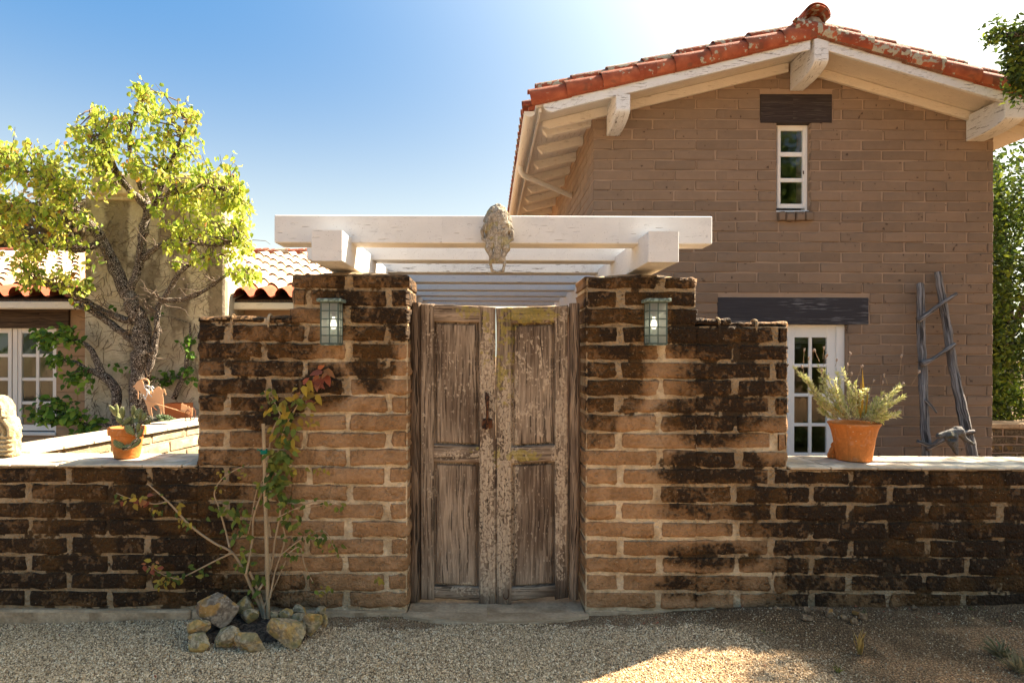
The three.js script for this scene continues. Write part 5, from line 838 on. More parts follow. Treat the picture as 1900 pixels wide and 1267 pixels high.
// ───────────────────────── trees and plants ─────────────────────────
const jit = (v, s) => v.clone().add(V(rr(-s, s), rr(-s, s), rr(-s, s)));
function twigPath(a, b, n, wob) { const o = []; for (let i = 0; i <= n; i++) { const t = i / n, s = Math.sin(Math.PI * t) * wob; o.push(a.clone().lerp(b, t).add(V(rr(-s, s), rr(-s, s) + .3 * s, rr(-s, s)))); } return o; }
const leafCol = (list) => { const a = list[Math.floor(R() * list.length)], k = rr(.75, 1.25); return mul3(a, k); };
{
  // the lime tree trained against the chimney
  const z = -3.02, L = (pts) => pts.map((p) => P(p[0], p[1], p[2] ?? z)), t = thing('pear_tree', 'gnarled tree with bright yellow green leaves before the chimney', 'tree', P(266, 900, z).setY(0));
  const s = mp(z), limbs = [
    [[[268, 905], [262, 800], [258, 700], [262, 640], [262, 600], [240, 555], [215, 500], [188, 445], [150, 400, -2.9], [105, 352, -2.8], [55, 322, -2.7], [5, 300, -2.6]], [19, 17, 16, 15, 14, 13, 11.5, 9.5, 7.5, 5.5, 4, 2.5]],
    [[[236, 548], [258, 490], [266, 430], [272, 385], [262, 345], [245, 305, -2.9], [240, 245, -2.85], [258, 185, -2.8]], [8.5, 7.5, 7, 6, 5.5, 4.5, 3, 2]],
    [[[268, 412], [292, 368, -2.9], [305, 330, -2.8], [328, 275, -2.7], [348, 222, -2.6]], [5, 4.5, 4, 3, 1.6]],
    [[[288, 372, -2.9], [330, 352, -2.8], [385, 345, -2.7], [440, 360, -2.6]], [7, 6, 5, 2.5]],
    [[[272, 385], [238, 350, -2.9], [205, 300, -2.8], [185, 240, -2.7], [165, 205, -2.7]], [7, 6, 5, 3, 2]],
    [[[270, 705], [284, 650], [292, 590], [297, 562], [340, 556], [385, 535, -2.9], [418, 512, -2.8], [452, 500, -2.7]], [6.5, 6, 5.5, 5, 4.5, 3.5, 2.5, 1.6]],
    [[[246, 598], [205, 585], [175, 568], [140, 548, -2.9], [95, 530, -2.7], [50, 515, -2.6]], [7, 6, 5.5, 5, 4, 2]],
    [[[262, 642], [222, 615], [190, 590], [160, 573, -2.9], [130, 562, -2.85]], [8, 7, 6, 5, 3]],
    [[[190, 448], [150, 462, -2.9], [100, 458, -2.8], [40, 440, -2.7]], [7, 6, 5, 2.5]],
    [[[150, 400, -2.9], [110, 410, -2.8], [60, 395, -2.7], [10, 390, -2.6]], [6, 5, 4, 2]],
    [[[262, 480], [300, 455, -2.85], [345, 448, -2.75], [400, 455, -2.65], [445, 440, -2.6]], [6, 5, 4, 3, 2]],
    [[[300, 560], [330, 510, -2.95], [370, 480, -2.85], [410, 470, -2.75]], [5, 4, 3, 2]],
  ];
  const nodes = []; const geos = limbs.map(([p, r], i) => { const [c, rad] = smoothPath(L(p), r.map((x) => x * s), 5); c.forEach((q, k) => { if (k > c.length * (i === 0 ? .55 : .3)) nodes.push(q); }); c.forEach((q, k) => { if (k && k < c.length - 1) q.add(V(rr(-1, 1), rr(-1, 1), rr(-1, 1)).multiplyScalar(rad[k] * .18)); }); return tube(c, rad, i < 2 ? 14 : 9, .55); });
  const tr = part(t, 'trunk', geos[0], M.bark); for (const g of geos.slice(1)) part(t, 'limb', g, M.bark);
  const C = [[265, 170, 24, 38, 4], [185, 212, 38, 24, 3], [330, 218, 42, 34, 4], [245, 235, 62, 46, 7], [170, 268, 55, 40, 6], [300, 285, 80, 38, 9], [95, 300, 70, 46, 9], [20, 272, 34, 36, 4], [40, 345, 58, 56, 8], [125, 365, 78, 52, 10], [225, 325, 78, 32, 7], [330, 352, 72, 46, 9], [405, 330, 48, 46, 6], [432, 385, 36, 48, 5], [352, 398, 52, 36, 8], [440, 448, 26, 46, 4], [385, 470, 56, 32, 3], [450, 505, 32, 16, 4], [60, 425, 72, 48, 8], [12, 400, 40, 60, 6], [100, 455, 62, 28, 5], [60, 510, 50, 22, 4], [135, 512, 32, 24, 4], [410, 405, 40, 34, 5], [445, 400, 24, 40, 3], [330, 470, 24, 22, 1.5], [-60, 330, 60, 90, 8], [150, 330, 90, 30, 6]];
  const palette = [[.50, .56, .06], [.36, .47, .05], [.62, .63, .10], [.62, .54, .09], [.26, .37, .04]], leaves = new MB(), twigs = [];
  for (const [cx, cy, rx, ry, n] of C) for (let q = 0; q < n * 3.6; q++) {
    const a = R() * 6.2832, rd = Math.sqrt(R()), zz = rr(-3.05, -2.25), e = P(cx + Math.cos(a) * rd * rx * 1.12, cy + Math.sin(a) * rd * ry * 1.12, zz);
    let best = null, bd = 1e9; for (const p of nodes) { const d = p.distanceToSquared(e) * rr(.8, 1.3); if (d < bd) { bd = d; best = p; } }
    const path = twigPath(best, e, 5, Math.min(.12, Math.sqrt(bd) * .16)); twigs.push(tube(path, [.011, .009, .007, .005, .0035, .002], 4, 0, false));
    const nl = Math.floor(rr(7, 19)); for (let i = 0; i < nl; i++) { const t2 = rr(.38, 1), f = t2 * 5, k = Math.min(4, Math.floor(f)), p = jit(path[k].clone().lerp(path[k + 1], f - k), .055), d = V(rr(-.8, .8), rr(-1.9, -.1), rr(-.7, .8)).normalize(); const c = R() < .02 ? [.50, .22, .04] : leafCol(cx > 230 && cy > 370 ? palette.slice(0, 3) : palette); leaf(leaves, p, d, rdir(), rr(.046, .084), rr(.032, .054), c, rr(.05, .3)); }
  }
  const low = []; for (const g of [geos[5], geos[6], geos[7], geos[10], geos[11], geos[8]]) { const p = g.attributes.position; for (let i = 0; i < p.count; i += 40) low.push(V(p.getX(i), p.getY(i), p.getZ(i))); }
  for (let i = 0; i < 130; i++) { const p = low[Math.floor(R() * low.length)], a = rr(-.6, 3.6), L = rr(.12, .42); twigs.push(tube(twigPath(p, p.clone().add(V(Math.cos(a) * L, Math.sin(a) * L, rr(-.05, .2))), 5, .06), [.007, .006, .005, .004, .003, .0015], 4, 0, false)); }
  part(t, 'twigs', merge(twigs), M.twig).userData.kind = 'stuff';
  part(t, 'foliage', leaves.geo(), M.treeLeaf).userData.kind = 'stuff';
}
function bush(name, label, cat, group, limbs, z, sc, clusters, palette, leafSize, mat, stemMat, per = 10, seedDepth = .1) {
  const L = (pts) => pts.map((p) => P(p[0], p[1], p[2] ?? z)), t = thing(name, label, cat, L(limbs[0][0])[0].clone(), group), nodes = [], twigs = [];
  for (const [p, r] of limbs) { const [c, rad] = smoothPath(L(p), r.map((x) => x * mp(z)), 4); c.forEach((q) => nodes.push(q)); part(t, 'stem', tube(c, rad, 7, .4), stemMat); }
  const leaves = new MB();
  for (const [cx, cy, rx, ry, n] of clusters) for (let q = 0; q < n; q++) {
    const a = R() * 6.2832, rd = Math.sqrt(R()), e = P(cx + Math.cos(a) * rd * rx, cy + Math.sin(a) * rd * ry, z + rr(-.01, seedDepth)); let best = nodes[0], bd = 1e9; for (const p of nodes) { const d = p.distanceToSquared(e); if (d < bd) { bd = d; best = p; } }
    const path = twigPath(best, e, 4, Math.min(.06, Math.sqrt(bd) * .15)); twigs.push(tube(path, [.0035, .003, .0025, .002, .0012].map((x) => x * sc), 4, 0, false));
    for (let i = 0; i < per; i++) { const f = rr(.3, 1) * 4, k = Math.min(3, Math.floor(f)), p = jit(path[k].clone().lerp(path[k + 1], f - k), leafSize * .5), d = V(rr(-1, 1), rr(-1.2, .5), rr(-.3, 1)).normalize(), ls = leafSize * rr(.65, 1.25); leaf(leaves, p, d, V(rr(-.7, .7), rr(.1, 1), rr(.2, 1)), ls, ls * rr(.62, .8), leafCol(palette), rr(.05, .25)); }
  }
  if (twigs.length) part(t, 'twigs', merge(twigs), stemMat).userData.kind = 'stuff';
  part(t, 'leaves', leaves.geo(), mat).userData.kind = 'stuff';
  return t;
}
bush('wall_shrub', 'leafy climbing shrub with dark bent stem between window and chimney', 'shrub', null,
  [[[[232, 810], [214, 770], [214, 725], [198, 702], [165, 688], [140, 690]], [10, 9, 9, 8, 5, 3]], [[[192, 702], [178, 668], [165, 645], [130, 628], [80, 622]], [7, 6, 5, 4, 2]], [[[215, 800], [195, 788], [150, 786], [120, 780]], [4, 4, 3, 2]], [[[165, 690], [140, 672], [110, 668]], [4, 3, 2]]], -3.05, 1,
  [[100, 612, 50, 16, 9], [75, 640, 30, 18, 5], [140, 625, 26, 22, 6], [130, 655, 30, 20, 4], [95, 672, 20, 16, 3], [110, 720, 50, 22, 10], [80, 762, 36, 22, 11], [130, 765, 32, 22, 9], [60, 770, 16, 20, 4], [150, 700, 14, 18, 3], [165, 800, 28, 9, 4], [150, 805, 30, 6, 3], [180, 778, 16, 8, 3]],
  [[.12, .22, .02], [.18, .30, .03], [.08, .16, .018], [.26, .36, .04], [.05, .11, .014]], .085, M.vineLeaf, M.bark, 8);
bush('wall_sapling', 'thin leafy vine stem on the stucco beside the stepped wall', 'vine', null,
  [[[[322, 740], [335, 710], [345, 690], [346, 665], [352, 640], [352, 600]], [5, 5, 5, 4, 3, 2]], [[[345, 700], [322, 702], [312, 708]], [3, 3, 2]]], -3.3, 1,
  [[345, 635, 16, 10, 5], [350, 660, 8, 12, 3], [312, 695, 22, 9, 5], [352, 682, 8, 8, 3], [356, 702, 8, 10, 3], [284, 706, 8, 7, 4], [205, 676, 9, 5, 2], [196, 562, 9, 4, 2]], [[.085, .18, .018], [.15, .27, .03], [.06, .13, .015]], .075, M.vineLeaf, M.bark, 5);

// trees farther off: an uneven crown of leaf sprays round several centres
function farTree(name, label, base, h, crown, n, leafS, palette, mat, spread, seed) {
  const r = rng(seed), t = thing(name, label, 'tree', base), mb = new MB(), br = [];
  const top = base.clone().setY(h * .75); part(t, 'trunk', tube(...smoothPath([base, base.clone().lerp(top, .5).add(V(.1, 0, .05)), top], [h * .035, h * .025, h * .01], 4), 9, .3), M.bark);
  const g = () => (r() + r() + r() - 1.5) / 1.5, tmp = R; 
  for (const [dx, y, dz, rx, ry, rz, w] of crown) { const m = Math.floor(n * w); br.push(tube([base.clone().setY(Math.max(base.y + .3, y - ry * 1.2)), V(base.x + dx * .6, y - ry * .3, base.z + dz * .6), V(base.x + dx, y, base.z + dz)], [h * .012, h * .008, h * .003], 5, 0, false));
    for (let k = 0; k < m; k++) { const d = V(g(), g(), g()), l = d.length(); if (l > 1.05) d.multiplyScalar(1 / l); const lump = 1 + .35 * (fbm3(d.x * 3 + dx + seed, d.y * 3 + y, d.z * 3 + dz) - .5) * 2; const c = V(base.x + dx + d.x * rx * lump, y + d.y * ry * lump, base.z + dz + d.z * rz * lump); for (let q = 0; q < 4; q++) { const p = c.clone().add(V((r() - .5) * spread, (r() - .5) * spread, (r() - .5) * spread)), dir = V(r() - .5, r() - .6, r() - .5), nn = V(r() - .5, r() - .5, r() - .5); const pc = palette[Math.floor(r() * palette.length)], kk = .7 + .6 * r(); leaf(mb, p, dir, nn, leafS * (.7 + .6 * r()), leafS * .55, mul3(pc, kk), .15); } } }
  part(t, 'branches', merge(br), M.bark).userData.kind = 'stuff';
  part(t, 'foliage', mb.geo(), mat).userData.kind = 'stuff';
  return t;
}
const OLIVE = [[.16, .13, .05], [.22, .17, .07], [.12, .10, .04], [.26, .18, .09]], DEEPG = [[.05, .085, .015], [.085, .13, .018], [.035, .055, .012], [.14, .19, .02], [.20, .24, .025]];
farTree('olive_tree', 'olive brown tree rising behind the low tiled roof at far left', V(-12.4, 0, -13), 6.5, [[-.6, 4.4, 0, 2.2, 1.5, 1.6, .3], [.9, 5.3, .2, 1.6, 1.3, 1.4, .25], [-1.8, 5.2, .4, 1.8, 1.3, 1.5, .25], [1.6, 3.9, 0, 1.4, 1.0, 1.2, .2]], 2600, .17, OLIVE, M.darkLeaf, .5, 21);
farTree('garden_tree', 'dense dark green tree beyond the right corner of the house', V(9.4, 0, -7.2), 7, [[-1.0, 4.4, .6, 1.7, 1.3, 1.6, .3], [-1.5, 2.9, 1.0, 1.4, 1.1, 1.4, .3], [.5, 3.6, .8, 1.9, 1.8, 1.7, .25], [-1.2, 1.9, 1.2, 1.2, .7, 1.1, .15], [-1.0, 1.0, .8, 1.4, .8, 1.1, .2]], 6000, .085, DEEPG, M.darkLeaf, .22, 31);
farTree('overhanging_tree', 'dark tree reaching in front of the roof at the top right corner', V(7.75, 0, -1.75), 7.5, [[-2.27, 4.66, -.35, .13, .36, .16, .05], [-2.55, 5.02, -.35, .08, .10, .08, .008], [-2.40, 4.90, -.35, .05, .10, .06, .006], [-2.27, 5.06, -.35, .09, .14, .1, .014], [-.7, 5.6, -.2, .8, .9, .8, .2], [-.3, 4.5, 0, 1.1, 1.0, 1.0, .22], [.5, 5.8, 0, 1.2, 1.2, 1.2, .25], [.3, 3.6, .1, 1.1, .8, 1.0, .2]], 5200, .06, [[.07, .11, .02], [.10, .15, .022], [.05, .075, .016], [.22, .27, .03]], M.darkLeaf, .17, 41);
// what the upper window and the far casement mirror, behind the camera
farTree('rear_hedge', 'dark hedge closing the view past the right house corner', V(11.5, 0, -12), 6, [[-1.6, .8, .4, 2.4, .9, 1.2, .3], [-2.4, 1.6, 0, 2.2, 1.8, 1.4, .35], [.6, 1.8, .4, 2.2, 1.9, 1.4, .3], [-.8, 3.6, .2, 2.6, 1.8, 1.5, .35]], 3200, .15, DEEPG.slice(0, 3), M.darkLeaf, .4, 35);
farTree('roadside_shrub', 'dark roadside shrubbery behind the viewer mirrored in the garden door', V(13.5, 0, 14), 4.5, [[0, 1.6, 0, 2.6, 1.9, 1.4, .35], [-3.2, 1.4, .2, 2.2, 1.7, 1.3, .3], [3, 1.6, 0, 2.2, 1.8, 1.3, .3]], 2600, .22, DEEPG, M.darkLeaf, .5, 57);
farTree('courtyard_shrub', 'low dark shrub growing in the courtyard behind the right wall', V(4.9, 0, -1.0), .8, [[-.8, .42, 0, .6, .36, .26, .35], [.1, .44, 0, .6, .36, .26, .35], [1.0, .4, 0, .6, .34, .26, .3]], 1100, .07, DEEPG.slice(0, 3), M.darkLeaf, .14, 67);
farTree('street_tree', 'broad green tree across the road behind the viewer', V(9.5, 0, 13), 13, [[0, 8.4, 0, 3.2, 3.2, 2.2, .5], [-2, 6, 0, 2.0, 2.0, 2, .2], [2.2, 7, 0, 2.2, 2.2, 2, .2], [0, 11, 0, 2.4, 2, 2, .25]], 3200, .26, [[.10, .16, .03], [.05, .09, .02], [.20, .26, .04]], M.darkLeaf, .7, 51);
{
  const b = V(-15.5, 0, 10), t = thing('palm_tree', 'palm tree behind the viewer mirrored in the casement window', 'tree', b), mb = new MB(), r = rng(61); part(t, 'trunk', tube(...smoothPath([b, V(-15.4, 1.4, 10), V(-15.5, 2.4, 10)], [.3, .26, .24], 4), 10, .3), M.bark);
  for (let f = 0; f < 26; f++) { const a = f * 2.4, e = lerp(-.3, 1.2, r()); let p = V(-15.5, 2.5, 10), d = V(Math.cos(a) * Math.cos(e), Math.sin(e), Math.sin(a) * Math.cos(e)); for (let k = 0; k < 16; k++) { p = p.clone().addScaledVector(d, .15); d.y -= .07; d.normalize(); const s = d.clone().cross(V(0, 1, 0)).normalize(); for (const q of [-1, 1]) leaf(mb, p, s.clone().multiplyScalar(q).addScaledVector(d, .8).add(V(0, -.25, 0)), V(0, 1, 0), .5, .05, mul3([.12, .17, .04], .7 + .6 * r()), .1); } }
  part(t, 'fronds', mb.geo(), M.darkLeaf).userData.kind = 'stuff';
}
// low block wall beyond the house corner
{
  const z = -4.6, a = P(1838, 845, z).x, t = thing('block_wall', 'low dark block wall beyond the right corner of the house', 'wall', V(a + 1, 0, z)), top = P(1870, 786, z).y;
  part(t, 'core', cbox(a - .6, a + 3, -.1, top - .07, z - .4, z - .012, .004), M.houseMortar); const dm = std('dark_mossy_block', { map: M.rockGrey.map, bumpMap: M.rockGrey.bumpMap, bumpScale: .01, color: lin(.62, .58, .5), roughness: .95 });
  for (let k = 0; k < 6; k++) for (let i = 0; i < 9; i++) { const h = (top - .07) / 6, g = brickGeo(.385, h - .014, .08, { fine: false, b: .012, rough: .01, sx: i, sy: k }); g.translate(a - .6 + i * .4 - (k % 2) * .2 + .2, k * h + .007, z); part(t, 'block', metricUV(g, 'x', [i * .3, k * .2]), dm); }
  for (let i = 0; i < 7; i++) part(t, 'coping', cbox(a - .6 + i * .5, a - .6 + i * .5 + .494, top - .068, top, z - .42, z + .03, .008), M.concrete);
}

// ───────────────────────── pot, ladder, stake vine, stones ─────────────────────────
{
  const b = P(1585, 855, -.27); b.y = .983; const k = mp(-.27);
  const t = thing('lavender_pot', 'large terracotta pot of sunlit lavender on the right wall top', 'potted plant', b);
  const pts = [[.01, 0], [.112, 0], [.116, .006], [.125, .08], [.137, .16], [.152, .225], [.166, .256], [.172, .262], [.173, .270], [.167, .274], [.160, .270], [.145, .24], [.135, .225], [0, .222]].map((p) => new THREE.Vector2(...p)); local(t, 'pot', metricUV(new THREE.LatheGeometry(pts, 44), 'y'), M.pot); local(t, 'soil', new THREE.CylinderGeometry(.138, .134, .012, 24), M.soil, V(0, .236, 0));
  const r = rng(8), q = (zx, zy, z) => V((1420 + zx * .25263 - 1587) * k, (855 - (580 + zy * .25263)) * k, z), lv = new MB(), stems = [], heads = [];
  const sp = (x0, y0, x1, y1, bend, dense) => { const za = (r() - .5) * .12, zb = (r() - .5) * .30, a = q(x0, y0, za), e = q(x1, y1, zb), m = a.clone().lerp(e, .5).add(V(bend * .0009, -.012, 0)), pth = smoothPath([a, m, e], [.0032, .0026, .0014], 8)[0]; stems.push(tube(pth, pth.map((_, i) => lerp(.0032, .0013, i / 16)), 5, 0, false));
    for (let i = 0; i < dense; i++) { const f = Math.pow(r(), .7) * 15.9, n = Math.floor(f), p = pth[n].clone().lerp(pth[n + 1], f - n), d = e.clone().sub(a).normalize().multiplyScalar(.7).add(V(r() - .5, r() - .3, r() - .5).multiplyScalar(1.6)), c = mul3([[.66, .64, .24], [.74, .70, .36], [.50, .52, .17], [.76, .68, .42]][Math.floor(r() * 4)], .8 + .4 * r()); leaf(lv, p, d, V(r() - .5, r() - .5, r() - .5), .02 + .02 * r(), .0068, c, .1); } return e; };
  const tips = [[560, 790, 300, 480], [540, 790, 250, 430], [600, 790, 420, 400], [590, 790, 500, 480], [640, 790, 600, 420], [650, 790, 620, 520], [620, 790, 480, 560], [560, 790, 360, 560], [690, 790, 840, 600], [710, 790, 950, 560], [720, 790, 1050, 520], [730, 790, 900, 700], [740, 800, 940, 720], [700, 790, 800, 650], [680, 790, 760, 600], [660, 790, 650, 600], [600, 790, 560, 640], [570, 790, 420, 620], [700, 790, 870, 640], [620, 790, 600, 560], [720, 795, 860, 760], [550, 795, 420, 690], [640, 790, 690, 560], [680, 790, 780, 690], [710, 790, 1000, 580]];
  tips.forEach(([x0, y0, x1, y1]) => { for (let k2 = 0; k2 < 2; k2++) sp(x0 + (r() - .5) * 50, y0, x1 + (r() - .5) * 60, y1 + (r() - .5) * 50 + k2 * 30, (r() - .5) * 60, 130); });
  for (const [x0, y0, x1, y1] of [[290, 420, 290, 285], [310, 420, 308, 345], [245, 450, 240, 405], [400, 370, 358, 285], [410, 350, 408, 285], [432, 350, 436, 270], [460, 360, 462, 320], [480, 400, 500, 335], [500, 400, 516, 355], [375, 470, 374, 430], [590, 430, 590, 390], [630, 420, 665, 312], [660, 500, 692, 400], [650, 540, 664, 460], [820, 610, 850, 510], [870, 600, 876, 520], [950, 540, 932, 470], [940, 560, 980, 525], [1045, 500, 1058, 325], [1070, 540, 1128, 440], [950, 720, 985, 722]]) { const zz = (r() - .5) * .2, a = q(x0, y0, zz), e = q(x1, y1, zz + (r() - .5) * .03); stems.push(tube([a, a.clone().lerp(e, .5).add(V((r() - .5) * .008, 0, 0)), e], [.0015, .0012, .001], 4, 0, false)); const g = new THREE.SphereGeometry(1, 7, 6); g.scale(.0065, .014, .0065); const d = e.clone().sub(a).normalize(); g.applyQuaternion(new THREE.Quaternion().setFromUnitVectors(V(0, 1, 0), d)); g.translate(e.x, e.y, e.z); heads.push(metricUV(g)); for (let i = 0; i < 3; i++) { const f = new THREE.SphereGeometry(1, 5, 4); f.scale(.003, .005, .003); f.translate(e.x + (r() - .5) * .014, e.y + (r() - .3) * .02, e.z + (r() - .5) * .014); heads.push(metricUV(f)); } }
  local(t, 'stems', merge(stems), M.twigPale).userData.kind = 'stuff'; local(t, 'foliage', lv.geo(), M.lavLeaf).userData.kind = 'stuff';
  for (const g of heads.reduce((a, g, i) => { if (i % 4 === 0) a.push([]); a[a.length - 1].push(g); return a; }, [])) local(t, 'flower_spike', merge(g), std('dry_flower', { color: lin(.36, .26, .19), roughness: .9 }));
  const bl = new MB(); for (const [x0, y0, x1, y1, w] of [[690, 800, 712, 410, .03], [660, 800, 700, 500, .026], [640, 800, 690, 560, .02], [720, 800, 745, 560, .02], [700, 810, 660, 620, .02], [600, 790, 440, 660, .016]]) leaf(bl, q(x0, y0, .02), q(x1, y1, .04).sub(q(x0, y0, .02)), V(.4, 0, 1), q(x1, y1, 0).distanceTo(q(x0, y0, 0)), w, mul3([.52, .30, .035], .8 + .4 * r()), .04);
  local(t, 'orange_blades', bl.geo(), M.lavLeaf);
}
{ // small clay figure behind the pot
  const z = -.36, b = P(1545, 846, z); b.y = .983; const t = thing('clay_figure', 'small rough clay figure behind the lavender pot', 'figurine', b);
  local(t, 'figure', isoGeo((x, y, zz) => { let d = sdCap([x, y, zz], [0, .015, 0], [.01, .06, 0], .034, .026); d = smin(d, sdEll([x, y, zz], [.018, .092, 0], [.024, .026, .022]), .012); d = smin(d, sdCap([x, y, zz], [-.01, .06, .02], [-.035, .03, .02], .012, .01), .01); return Math.max(d, -y) + (fbm3(x * 60, y * 60, zz * 60) - .5) * .010; }, [-.06, -.01, -.05], [.06, .13, .05], .005), M.pot);
}
{ // rustic ladder
  const t = thing('rustic_ladder', 'weathered log ladder with crooked rungs leaning on the house', 'ladder', V(P(1760, 0, -2.7).x, 0, -2.6));
  const zl = (py) => lerp(-3.0, -2.55, clamp((py - 505) / 420)), L = (pts, dz = 0) => pts.map((p) => P(p[0], p[1], zl(p[1]) + dz)), k = mp(-2.8);
  const pole = (name, pts, r) => { const [c, rad] = smoothPath(L(pts), r.map((x) => x * k), 6); c.forEach((q, i) => { q.x += (n2(i * .9, pts[0][0]) - .5) * .012; }); part(t, name, tube(c, rad, 12, .35), M.log); };
  pole('rail', [[1708, 526], [1710, 600], [1713, 680], [1716, 760], [1721, 845], [1723, 925]], [6.4, 6.8, 7, 7.2, 7.4, 7.4]);
  pole('rail', [[1741, 505], [1752, 570], [1763, 640], [1776, 715], [1790, 780], [1806, 845], [1820, 925]], [6, 6.8, 7.4, 8, 8.6, 8.8, 8.8]);
  const rung = (pts, r) => part(t, 'rung', tube(...smoothPath(pts.map((p) => P(p[0], p[1], zl(p[1]) + p[2])), r.map((x) => x * k), 5), 8, .5), M.log);
  rung([[1704, 596, .05], [1722, 582, .06], [1745, 566, .06], [1776, 545, .05]], [4, 4, 3.6, 3]); rung([[1711, 676, .06], [1728, 668, .06], [1750, 654, .06], [1773, 638, .05]], [5.4, 3.8, 3.6, 3.2]); rung([[1718, 742, .05], [1728, 752, .06], [1739, 766, .06]], [3, 2.6, 1.6]); rung([[1703, 818, .05], [1728, 826, .07], [1745, 814, .07]], [3.4, 3.6, 3]); rung([[1720, 832, .06], [1745, 820, .07], [1775, 806, .06], [1808, 800, .05]], [4.6, 4.4, 4.2, 3.8]);
  const nails = [[1712, 590], [1752, 562], [1714, 672], [1762, 646]]; for (const p of nails) { const c = P(p[0], p[1], zl(p[1]) + .04), g = new THREE.TorusGeometry(.045, .006, 5, 14); g.rotateX(Math.PI / 2); g.translate(c.x, c.y, c.z - .035); part(t, 'binding', metricUV(g), M.twig); }
}
{ // skull at the foot of the ladder
  const z = -2.45, k = mp(z), c = P(1768, 818, z), S = (zx, zy) => [(1420 + zx * .25263 - 1768) * k, (818 - (580 + zy * .25263)) * k];
  const g3 = (zx, zy, zz) => [...S(zx, zy), zz], f = (x, y, zz) => { const p = [x, y, zz]; let d = sdCap(p, g3(1275, 905, 0), g3(1420, 870, .01), .028, .045); d = smin(d, sdCap(p, g3(1360, 920, .02), g3(1395, 1030, .03), .062, .02), .03); d = smin(d, sdCap(p, g3(1430, 880, .01), g3(1470, 930, .0), .045, .02), .025); d = smin(d, sdCap(p, g3(1470, 930, .0), g3(1530, 965, .01), .022, .014), .015); d = smin(d, sdCap(p, g3(1400, 850, 0), g3(1440, 848, 0), .022, .016), .015); d = smax(d, -sdEll(p, [...S(1340, 922), .075], [.045, .022, .04]), .008); d = smax(d, -sdEll(p, [...S(1415, 905), .075], [.018, .014, .03]), .006); return d + (fbm3(x * 45, y * 45, zz * 45) - .5) * .014; };
  const t = thing('animal_skull', 'grey animal skull hung at the foot of the log ladder', 'skull', c.clone()); local(t, 'skull_bone', isoGeo(f, [-.26, -.26, -.09], [.30, .20, .13], .008), M.boneGrey);
}
